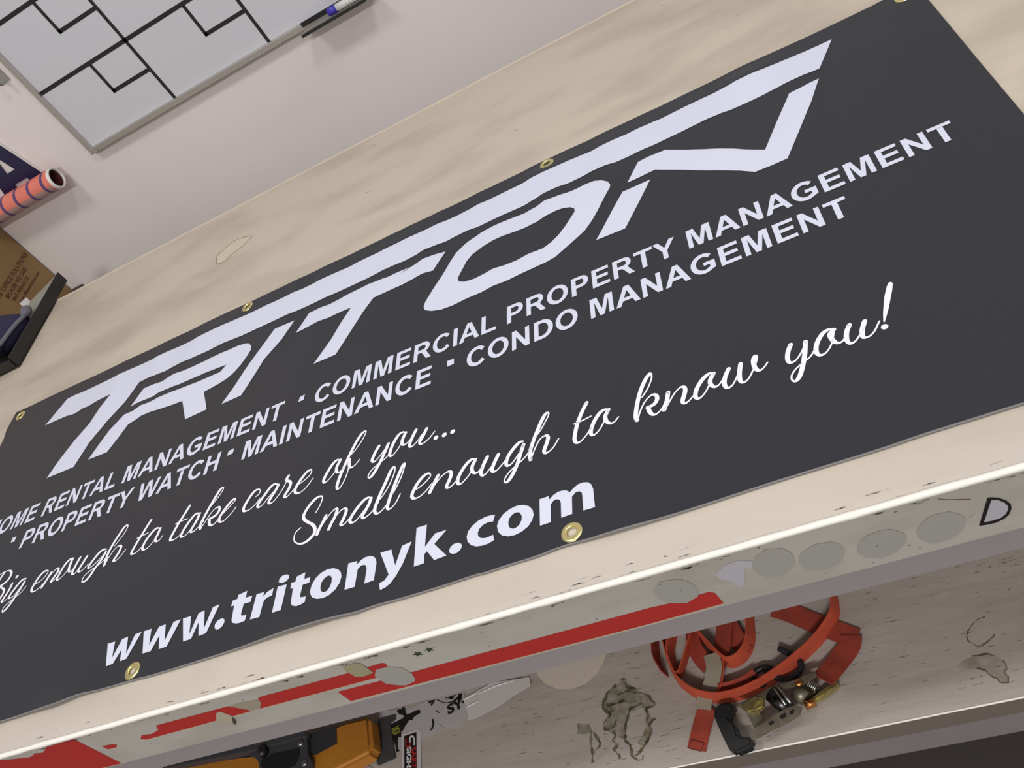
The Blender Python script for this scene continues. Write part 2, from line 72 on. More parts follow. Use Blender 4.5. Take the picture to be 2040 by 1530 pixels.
STROKES=[[[-1.3299,0.802],[-1.3218,0.8073],[-1.3155,0.8109],[-1.3063,0.8119],[-1.2961,0.8098],[-1.2893,0.8043],[-1.2872,0.7964],[-1.2903,0.7886],[-1.2999,0.7839],[-1.3069,0.7817]],[[-1.3073,0.7824],[-1.2965,0.778],[-1.2877,0.7716],[-1.2852,0.7654],[-1.2865,0.7584],[-1.2895,0.7518],[-1.294,0.7458],[-1.3064,0.7484]],[[-1.309,0.8105],[-1.3139,0.7937],[-1.3134,0.7718],[-1.311,0.7561]],[[-1.2729,0.7783],[-1.2734,0.7661],[-1.2778,0.7526],[-1.2793,0.7478],[-1.2754,0.7461],[-1.2699,0.7481],[-1.2653,0.7531]],[[-1.2417,0.7779],[-1.247,0.779],[-1.2526,0.7769],[-1.2583,0.768],[-1.2633,0.7578],[-1.2646,0.7518],[-1.2614,0.7486],[-1.2558,0.7492],[-1.2503,0.756],[-1.2464,0.7633],[-1.2422,0.7727]],[[-1.2422,0.7727],[-1.245,0.7607],[-1.2484,0.7501],[-1.252,0.7376],[-1.2567,0.7297],[-1.262,0.7251],[-1.2647,0.7264],[-1.2663,0.7315],[-1.2625,0.7376],[-1.2548,0.7426],[-1.2436,0.7487],[-1.2365,0.755],[-1.233,0.7618]],[[-1.2123,0.7586],[-1.2019,0.7613],[-1.1948,0.7675],[-1.192,0.7752],[-1.1945,0.7783],[-1.202,0.7789],[-1.2091,0.7725],[-1.2136,0.7612],[-1.215,0.7516],[-1.2113,0.7458],[-1.2046,0.7443],[-1.1975,0.7478],[-1.192,0.7535]],[[-1.1831,0.7713],[-1.1858,0.7626],[-1.1894,0.7521],[-1.1914,0.7473]],[[-1.1912,0.747],[-1.1851,0.7613],[-1.1784,0.7709],[-1.1722,0.7753],[-1.1681,0.7735],[-1.1668,0.7683],[-1.1703,0.7598],[-1.1743,0.7527],[-1.1726,0.7506],[-1.168,0.7528],[-1.1618,0.7582]],[[-1.1437,0.7838],[-1.1507,0.7823],[-1.1575,0.7728],[-1.1609,0.759],[-1.1617,0.753],[-1.1578,0.7502],[-1.1516,0.7529],[-1.1451,0.7603],[-1.1404,0.7715],[-1.1413,0.7814],[-1.1437,0.7838]],[[-1.1419,0.7827],[-1.1425,0.7733],[-1.1414,0.7644],[-1.1379,0.7586],[-1.1333,0.7582],[-1.1284,0.7624]],[[-1.1244,0.7791],[-1.1278,0.7664],[-1.1296,0.7544],[-1.1263,0.75],[-1.1217,0.7509],[-1.1167,0.7586],[-1.1125,0.7657]],[[-1.1087,0.7763],[-1.1125,0.7657],[-1.1164,0.7554],[-1.1144,0.7511],[-1.1091,0.7505],[-1.1035,0.7545],[-1.0982,0.759]],[[-1.0683,0.7761],[-1.0745,0.7776],[-1.0819,0.7747],[-1.0897,0.7646],[-1.0951,0.7549],[-1.0949,0.7517],[-1.0901,0.7507],[-1.083,0.7551],[-1.0741,0.7627],[-1.0674,0.771]],[[-1.0674,0.771],[-1.0711,0.7586],[-1.0786,0.7455],[-1.0835,0.7347],[-1.0899,0.7276],[-1.0962,0.728],[-1.0983,0.7312],[-1.0963,0.7387],[-1.0869,0.745],[-1.0733,0.75],[-1.0649,0.7555],[-1.0588,0.764]],[[-1.0515,0.777],[-1.0443,0.787],[-1.0388,0.7977],[-1.037,0.8072],[-1.0397,0.8104],[-1.0447,0.8087],[-1.0503,0.7979],[-1.0566,0.7825],[-1.0606,0.7653],[-1.0595,0.7449]],[[-1.0587,0.7447],[-1.0549,0.7585],[-1.0484,0.7698],[-1.0416,0.7737],[-1.0364,0.7713],[-1.0353,0.7654],[-1.0381,0.7554],[-1.0421,0.7483],[-1.0404,0.7459],[-1.0343,0.7464],[-1.0275,0.7531],[-1.0229,0.7607]],[[-0.9875,0.8012],[-0.9924,0.7903],[-0.998,0.7761],[-1.0035,0.7621],[-1.0069,0.7499],[-1.0041,0.7464],[-0.9972,0.7461],[-0.9887,0.7523],[-0.9826,0.7611]],[[-1.0051,0.7749],[-0.9951,0.7757],[-0.9841,0.7775]],[[-0.9617,0.7777],[-0.9692,0.7797],[-0.9775,0.7728],[-0.9841,0.7616],[-0.9856,0.7512],[-0.9818,0.7466],[-0.9745,0.7469],[-0.9665,0.7544],[-0.9609,0.7646],[-0.9593,0.775]],[[-0.9598,0.7765],[-0.9614,0.766],[-0.9632,0.7581],[-0.9586,0.753],[-0.953,0.754],[-0.9494,0.7606]],[[-0.9107,0.7992],[-0.9156,0.7879],[-0.9225,0.7731],[-0.9279,0.758],[-0.9303,0.7481],[-0.9277,0.7442],[-0.9204,0.7441],[-0.9116,0.7488],[-0.9049,0.7561]],[[-0.9294,0.7737],[-0.9192,0.775],[-0.9066,0.7748]],[[-0.8848,0.7743],[-0.8872,0.7776],[-0.8936,0.7773],[-0.901,0.768],[-0.9074,0.7557],[-0.9094,0.7463],[-0.9063,0.7429],[-0.8996,0.7441],[-0.8922,0.7528],[-0.8857,0.7649]],[[-0.884,0.7759],[-0.8857,0.7649],[-0.8901,0.7545],[-0.8921,0.7486],[-0.889,0.7452],[-0.8836,0.7462],[-0.8765,0.7521],[-0.8708,0.7584]],[[-0.8641,0.7827],[-0.8567,0.7924],[-0.8506,0.8026],[-0.849,0.8083],[-0.8517,0.8108],[-0.8569,0.8062],[-0.8637,0.79],[-0.8707,0.7705],[-0.8755,0.7529],[-0.8733,0.746]],[[-0.8726,0.746],[-0.8665,0.7569],[-0.86,0.769],[-0.8528,0.7749],[-0.8467,0.7739],[-0.8449,0.7678],[-0.8498,0.7605],[-0.8598,0.7581]],[[-0.8604,0.7577],[-0.8577,0.749],[-0.8539,0.7447],[-0.8476,0.7449],[-0.8401,0.7534]],[[-0.8374,0.7572],[-0.8293,0.7639],[-0.8204,0.7727],[-0.8177,0.7766],[-0.8196,0.7787],[-0.8254,0.777],[-0.8329,0.7676],[-0.8395,0.7556],[-0.8399,0.7486],[-0.8369,0.7446],[-0.831,0.7437],[-0.8227,0.7496],[-0.816,0.7566],[-0.8128,0.762]],[[-0.7789,0.7676],[-0.7745,0.7696],[-0.7728,0.775],[-0.7762,0.779],[-0.7837,0.7791],[-0.7912,0.7698],[-0.7966,0.7574],[-0.7965,0.7502],[-0.7926,0.747],[-0.7842,0.7475],[-0.775,0.7542],[-0.7705,0.7609]],[[-0.7419,0.7728],[-0.7431,0.7755],[-0.7479,0.7779],[-0.7546,0.7753],[-0.7628,0.7639],[-0.7699,0.7535],[-0.7712,0.7481],[-0.7677,0.7447],[-0.7613,0.7479],[-0.7539,0.757],[-0.7451,0.7656]],[[-0.741,0.7731],[-0.7441,0.764],[-0.7496,0.7542],[-0.7518,0.7474],[-0.7485,0.7444],[-0.7429,0.7458],[-0.7354,0.7548],[-0.7295,0.7657],[-0.7251,0.7809]],[[-0.725,0.7833],[-0.7278,0.7771],[-0.7214,0.7722],[-0.718,0.7672],[-0.7196,0.7583],[-0.7238,0.7504],[-0.7243,0.747],[-0.7208,0.7446],[-0.7151,0.7483],[-0.7084,0.7552]],[[-0.7056,0.7588],[-0.6958,0.7622],[-0.6864,0.7681],[-0.6836,0.7748],[-0.6861,0.7786],[-0.6927,0.7766],[-0.7003,0.7676],[-0.7064,0.7568],[-0.7068,0.7487],[-0.7026,0.7441],[-0.6956,0.7438],[-0.6864,0.7503],[-0.6786,0.7609]],[[-0.6358,0.7749],[-0.6407,0.7773],[-0.647,0.774],[-0.6542,0.7625],[-0.6589,0.7502],[-0.6574,0.7449],[-0.6524,0.7453],[-0.6446,0.7528],[-0.6385,0.7634],[-0.635,0.7734]],[[-0.6355,0.7748],[-0.6397,0.7639],[-0.6384,0.7563],[-0.6351,0.7532],[-0.6304,0.7554],[-0.6248,0.7627]],[[-0.6202,0.7755],[-0.6112,0.7839],[-0.6028,0.7963],[-0.5981,0.808],[-0.5993,0.8111],[-0.6041,0.81],[-0.6112,0.7999],[-0.6197,0.7802],[-0.626,0.7623],[-0.6313,0.7455],[-0.6338,0.7304],[-0.6318,0.7244],[-0.6271,0.7267],[-0.6214,0.7394],[-0.6191,0.7536],[-0.6202,0.7695]],[[-0.6198,0.7693],[-0.6183,0.7592],[-0.6152,0.7535],[-0.6103,0.7542],[-0.6058,0.7577],[-0.6024,0.7622]],[[-0.5726,0.7732],[-0.5766,0.7659],[-0.5807,0.7545],[-0.5801,0.7502],[-0.5766,0.748],[-0.5697,0.7536],[-0.5622,0.7634],[-0.5576,0.7711]],[[-0.5576,0.7711],[-0.5616,0.7585],[-0.5666,0.7453],[-0.5726,0.7327],[-0.579,0.7238],[-0.5827,0.724],[-0.5838,0.728],[-0.5794,0.7354],[-0.5694,0.7418],[-0.5582,0.7477],[-0.5505,0.7556]],[[-0.5314,0.7794],[-0.536,0.7821],[-0.5423,0.7802],[-0.5496,0.7677],[-0.5531,0.755],[-0.5524,0.7482],[-0.5485,0.747],[-0.5418,0.7538],[-0.5354,0.7653],[-0.531,0.7778]],[[-0.5314,0.7791],[-0.5352,0.7688],[-0.5351,0.7616],[-0.5316,0.7581],[-0.5265,0.7603],[-0.5206,0.7661]],[[-0.5151,0.7769],[-0.5196,0.7668],[-0.5229,0.7564],[-0.522,0.7513],[-0.5182,0.7503],[-0.5113,0.7562],[-0.5047,0.7652]],[[-0.4984,0.772],[-0.5033,0.761],[-0.5075,0.7534],[-0.5061,0.7493],[-0.5014,0.7485],[-0.4934,0.7532],[-0.4886,0.7582],[-0.4857,0.7617]],[[-0.6626,0.6976],[-0.6588,0.704],[-0.6556,0.714],[-0.6556,0.7202],[-0.6595,0.7231],[-0.6676,0.7216],[-0.6767,0.7128],[-0.6822,0.7025],[-0.6814,0.695],[-0.6746,0.6877],[-0.6648,0.6799],[-0.6596,0.6727],[-0.6584,0.6648],[-0.6643,0.6574],[-0.6735,0.6542],[-0.6826,0.6563],[-0.6896,0.6623],[-0.6918,0.67],[-0.6902,0.6769],[-0.6838,0.6812]],[[-0.6441,0.686],[-0.6474,0.6769],[-0.6513,0.6687],[-0.6536,0.6605]],[[-0.6533,0.661],[-0.6477,0.6728],[-0.6399,0.684],[-0.6324,0.6908],[-0.628,0.6914],[-0.627,0.6874],[-0.6292,0.678],[-0.6332,0.6698],[-0.6356,0.6622]],[[-0.6354,0.6626],[-0.6298,0.675],[-0.6218,0.685],[-0.6156,0.6869],[-0.6121,0.6845],[-0.6118,0.6792],[-0.6149,0.6686],[-0.6176,0.6637],[-0.6153,0.6611],[-0.6107,0.6618],[-0.6043,0.668],[-0.6008,0.6731]],[[-0.5753,0.6873],[-0.5757,0.6891],[-0.5791,0.6904],[-0.5861,0.6881],[-0.5953,0.6786],[-0.6022,0.6683],[-0.6033,0.6629],[-0.5998,0.6592],[-0.5937,0.66],[-0.5856,0.6686],[-0.5775,0.6785]],[[-0.5745,0.6876],[-0.5766,0.6792],[-0.5815,0.6693],[-0.5847,0.6636],[-0.5823,0.6599],[-0.5763,0.6611],[-0.5688,0.6668],[-0.5618,0.6769]],[[-0.5602,0.6806],[-0.553,0.6897],[-0.5462,0.7035],[-0.542,0.7186],[-0.5436,0.7262],[-0.5482,0.7222],[-0.5546,0.7046],[-0.5618,0.6855],[-0.5661,0.67],[-0.5655,0.663],[-0.5617,0.6592],[-0.5558,0.661],[-0.5476,0.669]],[[-0.5427,0.6805],[-0.5375,0.6893],[-0.5309,0.7053],[-0.5274,0.7206],[-0.5269,0.7238],[-0.5292,0.7253],[-0.5338,0.7142],[-0.5401,0.6946],[-0.5453,0.6761],[-0.5473,0.6647],[-0.5456,0.6602],[-0.5415,0.66],[-0.5351,0.666],[-0.5297,0.6777]],[[-0.5068,0.6755],[-0.4964,0.6801],[-0.4889,0.6863],[-0.4869,0.6905],[-0.49,0.6946],[-0.4973,0.6927],[-0.5058,0.6837],[-0.5116,0.6713],[-0.5113,0.6654],[-0.5074,0.6623],[-0.5007,0.6624],[-0.4921,0.6675],[-0.4848,0.6756]],[[-0.4759,0.6855],[-0.4803,0.6763],[-0.4862,0.6631]],[[-0.486,0.6634],[-0.479,0.6734],[-0.4706,0.6822],[-0.4619,0.6861],[-0.4574,0.6837],[-0.4571,0.6781],[-0.46,0.6696],[-0.4627,0.6637],[-0.4606,0.6605],[-0.4552,0.6618],[-0.4468,0.6692]],[[-0.4235,0.6893],[-0.4279,0.6918],[-0.4344,0.6886],[-0.4428,0.6785],[-0.4473,0.6682],[-0.4463,0.6613],[-0.4421,0.66],[-0.4347,0.6657],[-0.4285,0.674],[-0.4232,0.6883]],[[-0.4235,0.6893],[-0.4278,0.6798],[-0.4271,0.6723],[-0.4229,0.668],[-0.4187,0.6689],[-0.414,0.6749]],[[-0.4072,0.6867],[-0.4124,0.676],[-0.4152,0.6664],[-0.4137,0.6612],[-0.41,0.6607],[-0.4037,0.6665],[-0.3974,0.6736]],[[-0.3922,0.6842],[-0.3974,0.6736],[-0.4003,0.6652],[-0.3989,0.6607],[-0.3941,0.661],[-0.3868,0.6669],[-0.3805,0.6739]],[[-0.3588,0.6906],[-0.3635,0.6914],[-0.371,0.6857],[-0.3784,0.6767],[-0.3818,0.6667],[-0.3795,0.6618],[-0.3743,0.663],[-0.3659,0.6727],[-0.3584,0.6841]],[[-0.3584,0.6853],[-0.3628,0.6726],[-0.3671,0.659],[-0.3734,0.6463],[-0.3796,0.6386],[-0.3832,0.6394],[-0.3837,0.6434],[-0.3785,0.6506],[-0.3702,0.6567],[-0.3609,0.6623],[-0.3536,0.6688],[-0.3488,0.6764]],[[-0.3438,0.6889],[-0.3352,0.6987],[-0.3285,0.7096],[-0.3241,0.7177],[-0.3249,0.7217],[-0.3292,0.72],[-0.3359,0.7078],[-0.3449,0.6869],[-0.3503,0.6698],[-0.3497,0.6592]],[[-0.3495,0.6595],[-0.3432,0.6741],[-0.3367,0.6846],[-0.3294,0.6874],[-0.3263,0.6838],[-0.3275,0.6771],[-0.332,0.6658],[-0.3312,0.6616],[-0.3274,0.6606],[-0.3201,0.6656],[-0.3131,0.6755]],[[-0.2748,0.7146],[-0.2812,0.7037],[-0.2882,0.6883],[-0.2924,0.6732],[-0.2934,0.6647],[-0.2911,0.6598],[-0.2862,0.6598],[-0.2779,0.6669],[-0.2713,0.676]],[[-0.2927,0.689],[-0.2841,0.6895],[-0.2711,0.6917]],[[-0.2489,0.6917],[-0.2531,0.694],[-0.2592,0.6924],[-0.2668,0.6836],[-0.272,0.6727],[-0.2729,0.6653],[-0.2694,0.6623],[-0.2623,0.6672],[-0.2556,0.6774],[-0.2491,0.6903]],[[-0.2492,0.6918],[-0.2538,0.6839],[-0.2529,0.6753],[-0.2485,0.6704],[-0.2436,0.6709],[-0.2384,0.6758]],[[-0.208,0.6922],[-0.2001,0.7021],[-0.194,0.7142],[-0.1932,0.7208],[-0.195,0.7236],[-0.2012,0.7164],[-0.2087,0.7024],[-0.2152,0.6833],[-0.2184,0.668],[-0.2175,0.6614]],[[-0.2172,0.6613],[-0.2121,0.6735],[-0.2051,0.6847],[-0.1968,0.6904],[-0.192,0.6881],[-0.1912,0.6819],[-0.1959,0.6756],[-0.2033,0.6745]],[[-0.2033,0.6745],[-0.2017,0.6664],[-0.1983,0.661],[-0.1932,0.6613],[-0.1869,0.6667],[-0.1821,0.6752]],[[-0.1779,0.6853],[-0.1808,0.6746],[-0.1857,0.6624]],[[-0.1848,0.662],[-0.1779,0.6721],[-0.1701,0.6817],[-0.163,0.6865],[-0.1588,0.6841],[-0.1592,0.6777],[-0.1628,0.6692],[-0.164,0.6647],[-0.1622,0.6615],[-0.1576,0.6626],[-0.1483,0.6701]],[[-0.1245,0.6888],[-0.1286,0.6912],[-0.1365,0.6873],[-0.1454,0.6771],[-0.1492,0.667],[-0.1477,0.6618],[-0.1434,0.6619],[-0.136,0.669],[-0.1247,0.6877]],[[-0.1249,0.689],[-0.1302,0.6806],[-0.1299,0.6733],[-0.1262,0.6691],[-0.1216,0.6705],[-0.1155,0.6771]],[[-0.1079,0.6877],[-0.1135,0.6784],[-0.1162,0.6685],[-0.1143,0.6621],[-0.1088,0.6627],[-0.1015,0.6725],[-0.094,0.6884]],[[-0.0945,0.6886],[-0.0982,0.6753],[-0.0993,0.6658],[-0.0971,0.6617],[-0.0915,0.6631],[-0.0841,0.6729],[-0.0776,0.6847],[-0.0759,0.6907],[-0.0779,0.6925],[-0.0808,0.6863],[-0.0812,0.6766],[-0.0795,0.6718],[-0.0762,0.6697],[-0.0714,0.6725],[-0.0672,0.6771]],[[-0.0394,0.6901],[-0.0443,0.6812],[-0.047,0.6709],[-0.0456,0.6657],[-0.0404,0.6657],[-0.0323,0.6735],[-0.0241,0.6859]],[[-0.0244,0.6868],[-0.0291,0.6704],[-0.0348,0.6556],[-0.0406,0.644],[-0.0457,0.6389],[-0.049,0.6413],[-0.0482,0.6478],[-0.0419,0.6548],[-0.0324,0.6602],[-0.0241,0.6648],[-0.016,0.6748]],[[0.0061,0.6892],[0.0023,0.6921],[-0.0055,0.6897],[-0.0142,0.6791],[-0.0178,0.6678],[-0.0158,0.6616],[-0.0097,0.6618],[-0.0014,0.6709],[0.0057,0.6875]],[[0.0059,0.6894],[0.0006,0.6849],[0.0011,0.6758],[0.0045,0.6695],[0.0095,0.6696],[0.0159,0.6766]],[[0.0215,0.688],[0.0164,0.6794],[0.0138,0.669],[0.0156,0.6629],[0.0208,0.6636],[0.0276,0.6703],[0.0344,0.6787]],[[0.0365,0.6859],[0.0313,0.6758],[0.0291,0.6668],[0.0307,0.6638],[0.0356,0.6638],[0.0418,0.6686],[0.0492,0.6788]]]
BANG=[[0.0754,0.7266],[0.0762,0.7237],[0.0727,0.7145],[0.0625,0.692],[0.0535,0.675],[0.0524,0.6763],[0.0557,0.6882],[0.0631,0.709],[0.0697,0.7227],[0.0731,0.7272]]
SDOTS=[[-1.2686,0.7901],[-0.4829,0.7499],[-0.4705,0.7493],[-0.4582,0.7494],[0.0515,0.669]]
BULL=[[[-0.7385,0.9311],[-0.7372,0.9411],[-0.7282,0.9425],[-0.7285,0.9311]],[[-0.8616,0.8755],[-0.8611,0.885],[-0.8508,0.8865],[-0.8505,0.8762]],[[-0.4728,0.8745],[-0.4734,0.8859],[-0.4626,0.8857],[-0.4621,0.8749]],[[-1.3323,0.8766],[-1.3329,0.8873],[-1.3233,0.8863],[-1.3227,0.8756]]]
BLEFT=[[-1.5416,1.2736],[-1.5423,1.2249],[-1.5327,1.1943],[-1.5303,1.169]]
BBOT=[[-1.1589,0.528],[-1.1003,0.528],[-1.049,0.5267],[-1.0094,0.5311],[-0.9762,0.5302],[-0.9254,0.5295],[-0.8749,0.5275],[-0.8044,0.5271],[-0.7478,0.5269],[-0.7046,0.5276],[-0.6726,0.5278],[-0.6421,0.5274],[-0.6042,0.5271],[-0.5738,0.5254],[-0.5477,0.527],[-0.5025,0.5258],[-0.4583,0.5258],[-0.4154,0.5266],[-0.4112,0.5257],[-0.3779,0.5262],[-0.3453,0.5262],[-0.3132,0.5281],[-0.2713,0.5256],[-0.1959,0.5248],[-0.0948,0.5264],[0.0003,0.5262],[0.0416,0.5275],[0.0861,0.5276],[0.1273,0.5275]]
BR=[[0.273,1.2152],[0.2731,0.9043]]
GROM=[[-1.5174,1.2532],[-0.9218,1.2588],[-0.3042,1.2563],[0.2512,1.2521],[-0.923,0.544],[-0.3045,0.5425]]
RED_=[[[-1.1419,0.8946],[-1.1216,0.8882],[-1.1004,0.8828],[-1.0908,0.8847],[-1.086,0.8881],[-1.0729,0.8845],[-1.0549,0.8948],[-1.0061,0.8953],[-1.01,0.8112],[-1.1189,0.8163],[-1.2382,0.8158]],[[-0.9918,0.863],[-0.9757,0.8611],[-0.9718,0.8566],[-0.978,0.8515],[-0.992,0.8522]],[[-0.9328,0.8558],[-0.9223,0.8634],[-0.9101,0.8597],[-0.8936,0.8649],[-0.8875,0.8755],[-0.7745,0.8739],[-0.7648,0.8625],[-0.7589,0.8509],[-0.9276,0.8507]],[[-0.7456,0.8511],[-0.7368,0.8596],[-0.7287,0.8751],[-0.6666,0.8745],[-0.6063,0.874],[-0.5567,0.8756],[-0.5532,0.8737],[-0.5538,0.867],[-0.5725,0.8498],[-0.6853,0.8507]],[[-0.6391,0.8426],[-0.5799,0.8418],[-0.5383,0.8421],[-0.2537,0.8426],[-0.2317,0.8409],[-0.2136,0.8362],[-0.2037,0.8422],[-0.1931,0.8426],[-0.1884,0.8381],[-0.1869,0.8155],[-0.2636,0.8137],[-0.6396,0.8161]]]
PATCH=[[[-0.5745,0.8607],[-0.5689,0.8665],[-0.5538,0.8656],[-0.5415,0.8549],[-0.5397,0.8399],[-0.5431,0.8279],[-0.5477,0.8223],[-0.561,0.8194],[-0.5676,0.8229],[-0.5788,0.8331],[-0.5797,0.8537]],[[-0.2025,0.8471],[-0.2053,0.8399],[-0.2119,0.8373],[-0.2185,0.8344],[-0.2258,0.8371],[-0.2325,0.8413],[-0.238,0.8478],[-0.2407,0.856],[-0.2409,0.8641],[-0.2389,0.8714],[-0.2348,0.877],[-0.2299,0.882],[-0.2229,0.8823],[-0.2161,0.88],[-0.2091,0.8771],[-0.2048,0.87],[-0.2015,0.8625],[-0.2008,0.8545]],[[-0.1034,0.8593],[-0.1055,0.8508],[-0.1113,0.8451],[-0.1171,0.8399],[-0.1239,0.8384],[-0.1305,0.8395],[-0.1363,0.8432],[-0.1406,0.8492],[-0.1426,0.8571],[-0.1422,0.8657],[-0.1391,0.8737],[-0.1345,0.8807],[-0.1279,0.8841],[-0.1212,0.8874],[-0.115,0.8843],[-0.1087,0.8818],[-0.105,0.8753],[-0.1028,0.8677]],[[-0.0593,0.8506],[-0.0622,0.8431],[-0.0657,0.8357],[-0.0721,0.8308],[-0.0794,0.8282],[-0.0868,0.8285],[-0.0933,0.8317],[-0.099,0.8364],[-0.1011,0.8439],[-0.1012,0.8517],[-0.0996,0.8597],[-0.0947,0.8664],[-0.0881,0.8704],[-0.0812,0.8736],[-0.0741,0.8726],[-0.0671,0.8709],[-0.0618,0.8657],[-0.0596,0.8584]],[[-0.0051,0.8462],[-0.0064,0.8385],[-0.0114,0.8321],[-0.0173,0.8265],[-0.0247,0.8227],[-0.0329,0.8223],[-0.0395,0.8264],[-0.0452,0.8309],[-0.0482,0.8375],[-0.0498,0.8448],[-0.0469,0.852],[-0.0434,0.859],[-0.0373,0.8643],[-0.0297,0.8663],[-0.022,0.8673],[-0.015,0.8647],[-0.0104,0.8592],[-0.006,0.8536]],[[0.0466,0.8498],[0.0448,0.8416],[0.042,0.8336],[0.0361,0.8276],[0.0291,0.8235],[0.0217,0.8233],[0.0141,0.8231],[0.0097,0.8293],[0.0057,0.8351],[0.0041,0.8426],[0.0047,0.8507],[0.0094,0.8577],[0.0141,0.8646],[0.0211,0.8686],[0.0283,0.868],[0.0351,0.8674],[0.0398,0.8623],[0.044,0.8569]]]
LAV_=[[-0.1772,0.8694],[-0.1643,0.8803],[-0.1498,0.8815],[-0.1391,0.8745],[-0.1428,0.8628],[-0.1497,0.8665],[-0.1578,0.8383],[-0.1645,0.8369],[-0.166,0.851],[-0.1759,0.8584]]
DOUT=[[0.0552,0.8328],[0.0676,0.8722],[0.071,0.8709],[0.0765,0.8668],[0.0815,0.8599],[0.084,0.8527],[0.0837,0.8457],[0.0806,0.8376],[0.0758,0.8328],[0.0688,0.8304],[0.0608,0.8312]]
DIN=[[0.0596,0.836],[0.0701,0.8673],[0.075,0.8647],[0.0795,0.8581],[0.0816,0.8516],[0.0812,0.8464],[0.0785,0.84],[0.0737,0.8358],[0.0675,0.8349]]
STARS=[[-0.51,0.8739],[-0.4941,0.8759]]
TAPE=[[-0.5983,0.8892],[-0.5815,0.8905],[-0.5761,0.8857],[-0.5756,0.873],[-0.5757,0.8624],[-0.5894,0.8599],[-0.5991,0.8632],[-0.5999,0.8745],[-0.6015,0.8793]]
TORN=[[-0.799,0.867],[-0.792,0.8681],[-0.7894,0.8599],[-0.7875,0.853],[-0.798,0.8387],[-0.8059,0.8389],[-0.8079,0.848],[-0.8115,0.853]]
HOLE=[[-0.7892,0.8499],[-0.79,0.8444],[-0.7939,0.8364],[-0.8001,0.8316],[-0.8012,0.8333],[-0.796,0.8416]]
BARE=[[-0.7735,0.8735],[-0.7568,0.8749],[-0.7317,0.8707],[-0.7337,0.8643],[-0.7442,0.8528],[-0.7568,0.851]]
HAIR=[[0.03,0.8904],[0.0371,0.8852],[0.0455,0.8811],[0.0545,0.8767]]
STRAPS=[{"p":[[-0.2049,0.6564,0.454],[-0.1847,0.6432,0.454],[-0.1533,0.6165,0.455],[-0.1288,0.5974,0.456],[-0.1097,0.5825,0.456]],"w":0.028,"t":0},{"p":[[-0.1148,0.5878,0.458],[-0.1201,0.5746,0.458],[-0.136,0.5586,0.46],[-0.155,0.54,0.466],[-0.1624,0.5318,0.472]],"w":0.028,"t":0},{"p":[[-0.1208,0.6774,0.465],[-0.121,0.6581,0.465],[-0.1213,0.6404,0.465],[-0.1261,0.6202,0.465],[-0.1414,0.6023,0.465],[-0.1616,0.5859,0.465],[-0.189,0.5695,0.465],[-0.2194,0.555,0.465],[-0.249,0.5449,0.465],[-0.2778,0.5402,0.465],[-0.3056,0.5427,0.465],[-0.3324,0.5555,0.465],[-0.3528,0.5779,0.465],[-0.3632,0.6047,0.465],[-0.367,0.6307,0.465],[-0.3681,0.6437,0.465],[-0.3625,0.6661,0.465]],"w":0.025,"t":102},{"p":[[-0.3791,0.6596,0.465],[-0.3807,0.6384,0.465],[-0.3811,0.6174,0.465],[-0.3719,0.5925,0.465]],"w":0.025,"t":95},{"p":[[-0.3443,0.6678,0.465],[-0.3554,0.6404,0.465],[-0.3591,0.6202,0.465],[-0.3559,0.5988,0.465],[-0.3506,0.5864,0.465],[-0.3411,0.6033,0.465],[-0.3324,0.6218,0.465],[-0.3235,0.6405,0.465],[-0.3164,0.6601,0.465]],"w":0.025,"t":98},{"p":[[-0.3248,0.6512,0.457],[-0.3256,0.6323,0.457],[-0.32,0.61,0.457],[-0.3097,0.5931,0.457]],"w":0.025,"t":25},{"p":[[-0.2714,0.6526,0.464],[-0.2771,0.6371,0.464],[-0.2825,0.6177,0.464],[-0.2887,0.5989,0.464],[-0.2974,0.5859,0.462]],"w":0.025,"t":10},{"p":[[-0.2711,0.6503,0.46],[-0.265,0.6296,0.46],[-0.2589,0.6094,0.46],[-0.2538,0.596,0.46]],"w":0.025,"t":20},{"p":[[-0.2376,0.6513,0.465],[-0.2398,0.635,0.465],[-0.2431,0.6152,0.465],[-0.2516,0.5991,0.465],[-0.2651,0.5885,0.465],[-0.2805,0.5883,0.465],[-0.2949,0.6061,0.465],[-0.3121,0.6354,0.465],[-0.3213,0.655,0.465]],"w":0.025,"t":102},{"p":[[-0.2939,0.5958,0.456],[-0.2956,0.5802,0.456],[-0.3016,0.5619,0.456],[-0.3097,0.5507,0.455]],"w":0.025,"t":40},{"p":[[-0.2987,0.5527,0.458],[-0.2776,0.5536,0.458],[-0.258,0.5576,0.458],[-0.2457,0.5634,0.458]],"w":0.02,"t":55},{"p":[[-0.3181,0.5353,0.46],[-0.3256,0.5272,0.456],[-0.3349,0.5096,0.454],[-0.3454,0.4845,0.454]],"w":0.026,"t":0}]
WSTRAP={"p":[[-0.3001,0.6039,0.468],[-0.2993,0.5832,0.469],[-0.3058,0.5659,0.467],[-0.3164,0.5531,0.462],[-0.3219,0.5452,0.461],[-0.3261,0.5332,0.46]],"w":0.022,"t":0}
HOOK=[[[-0.2091,0.5926,0.46],[-0.2014,0.5857,0.46],[-0.192,0.5784,0.46],[-0.1863,0.5673,0.46],[-0.1876,0.5581,0.46],[-0.1965,0.5507,0.46],[-0.2094,0.5491,0.46],[-0.2212,0.5538,0.46],[-0.2307,0.5608,0.46],[-0.2345,0.5695,0.46]],[[-0.2526,0.5584,0.46],[-0.2502,0.5655,0.46],[-0.2418,0.5703,0.46],[-0.2306,0.5705,0.46],[-0.2245,0.5641,0.46],[-0.2322,0.5535,0.46],[-0.2446,0.547,0.46]]]
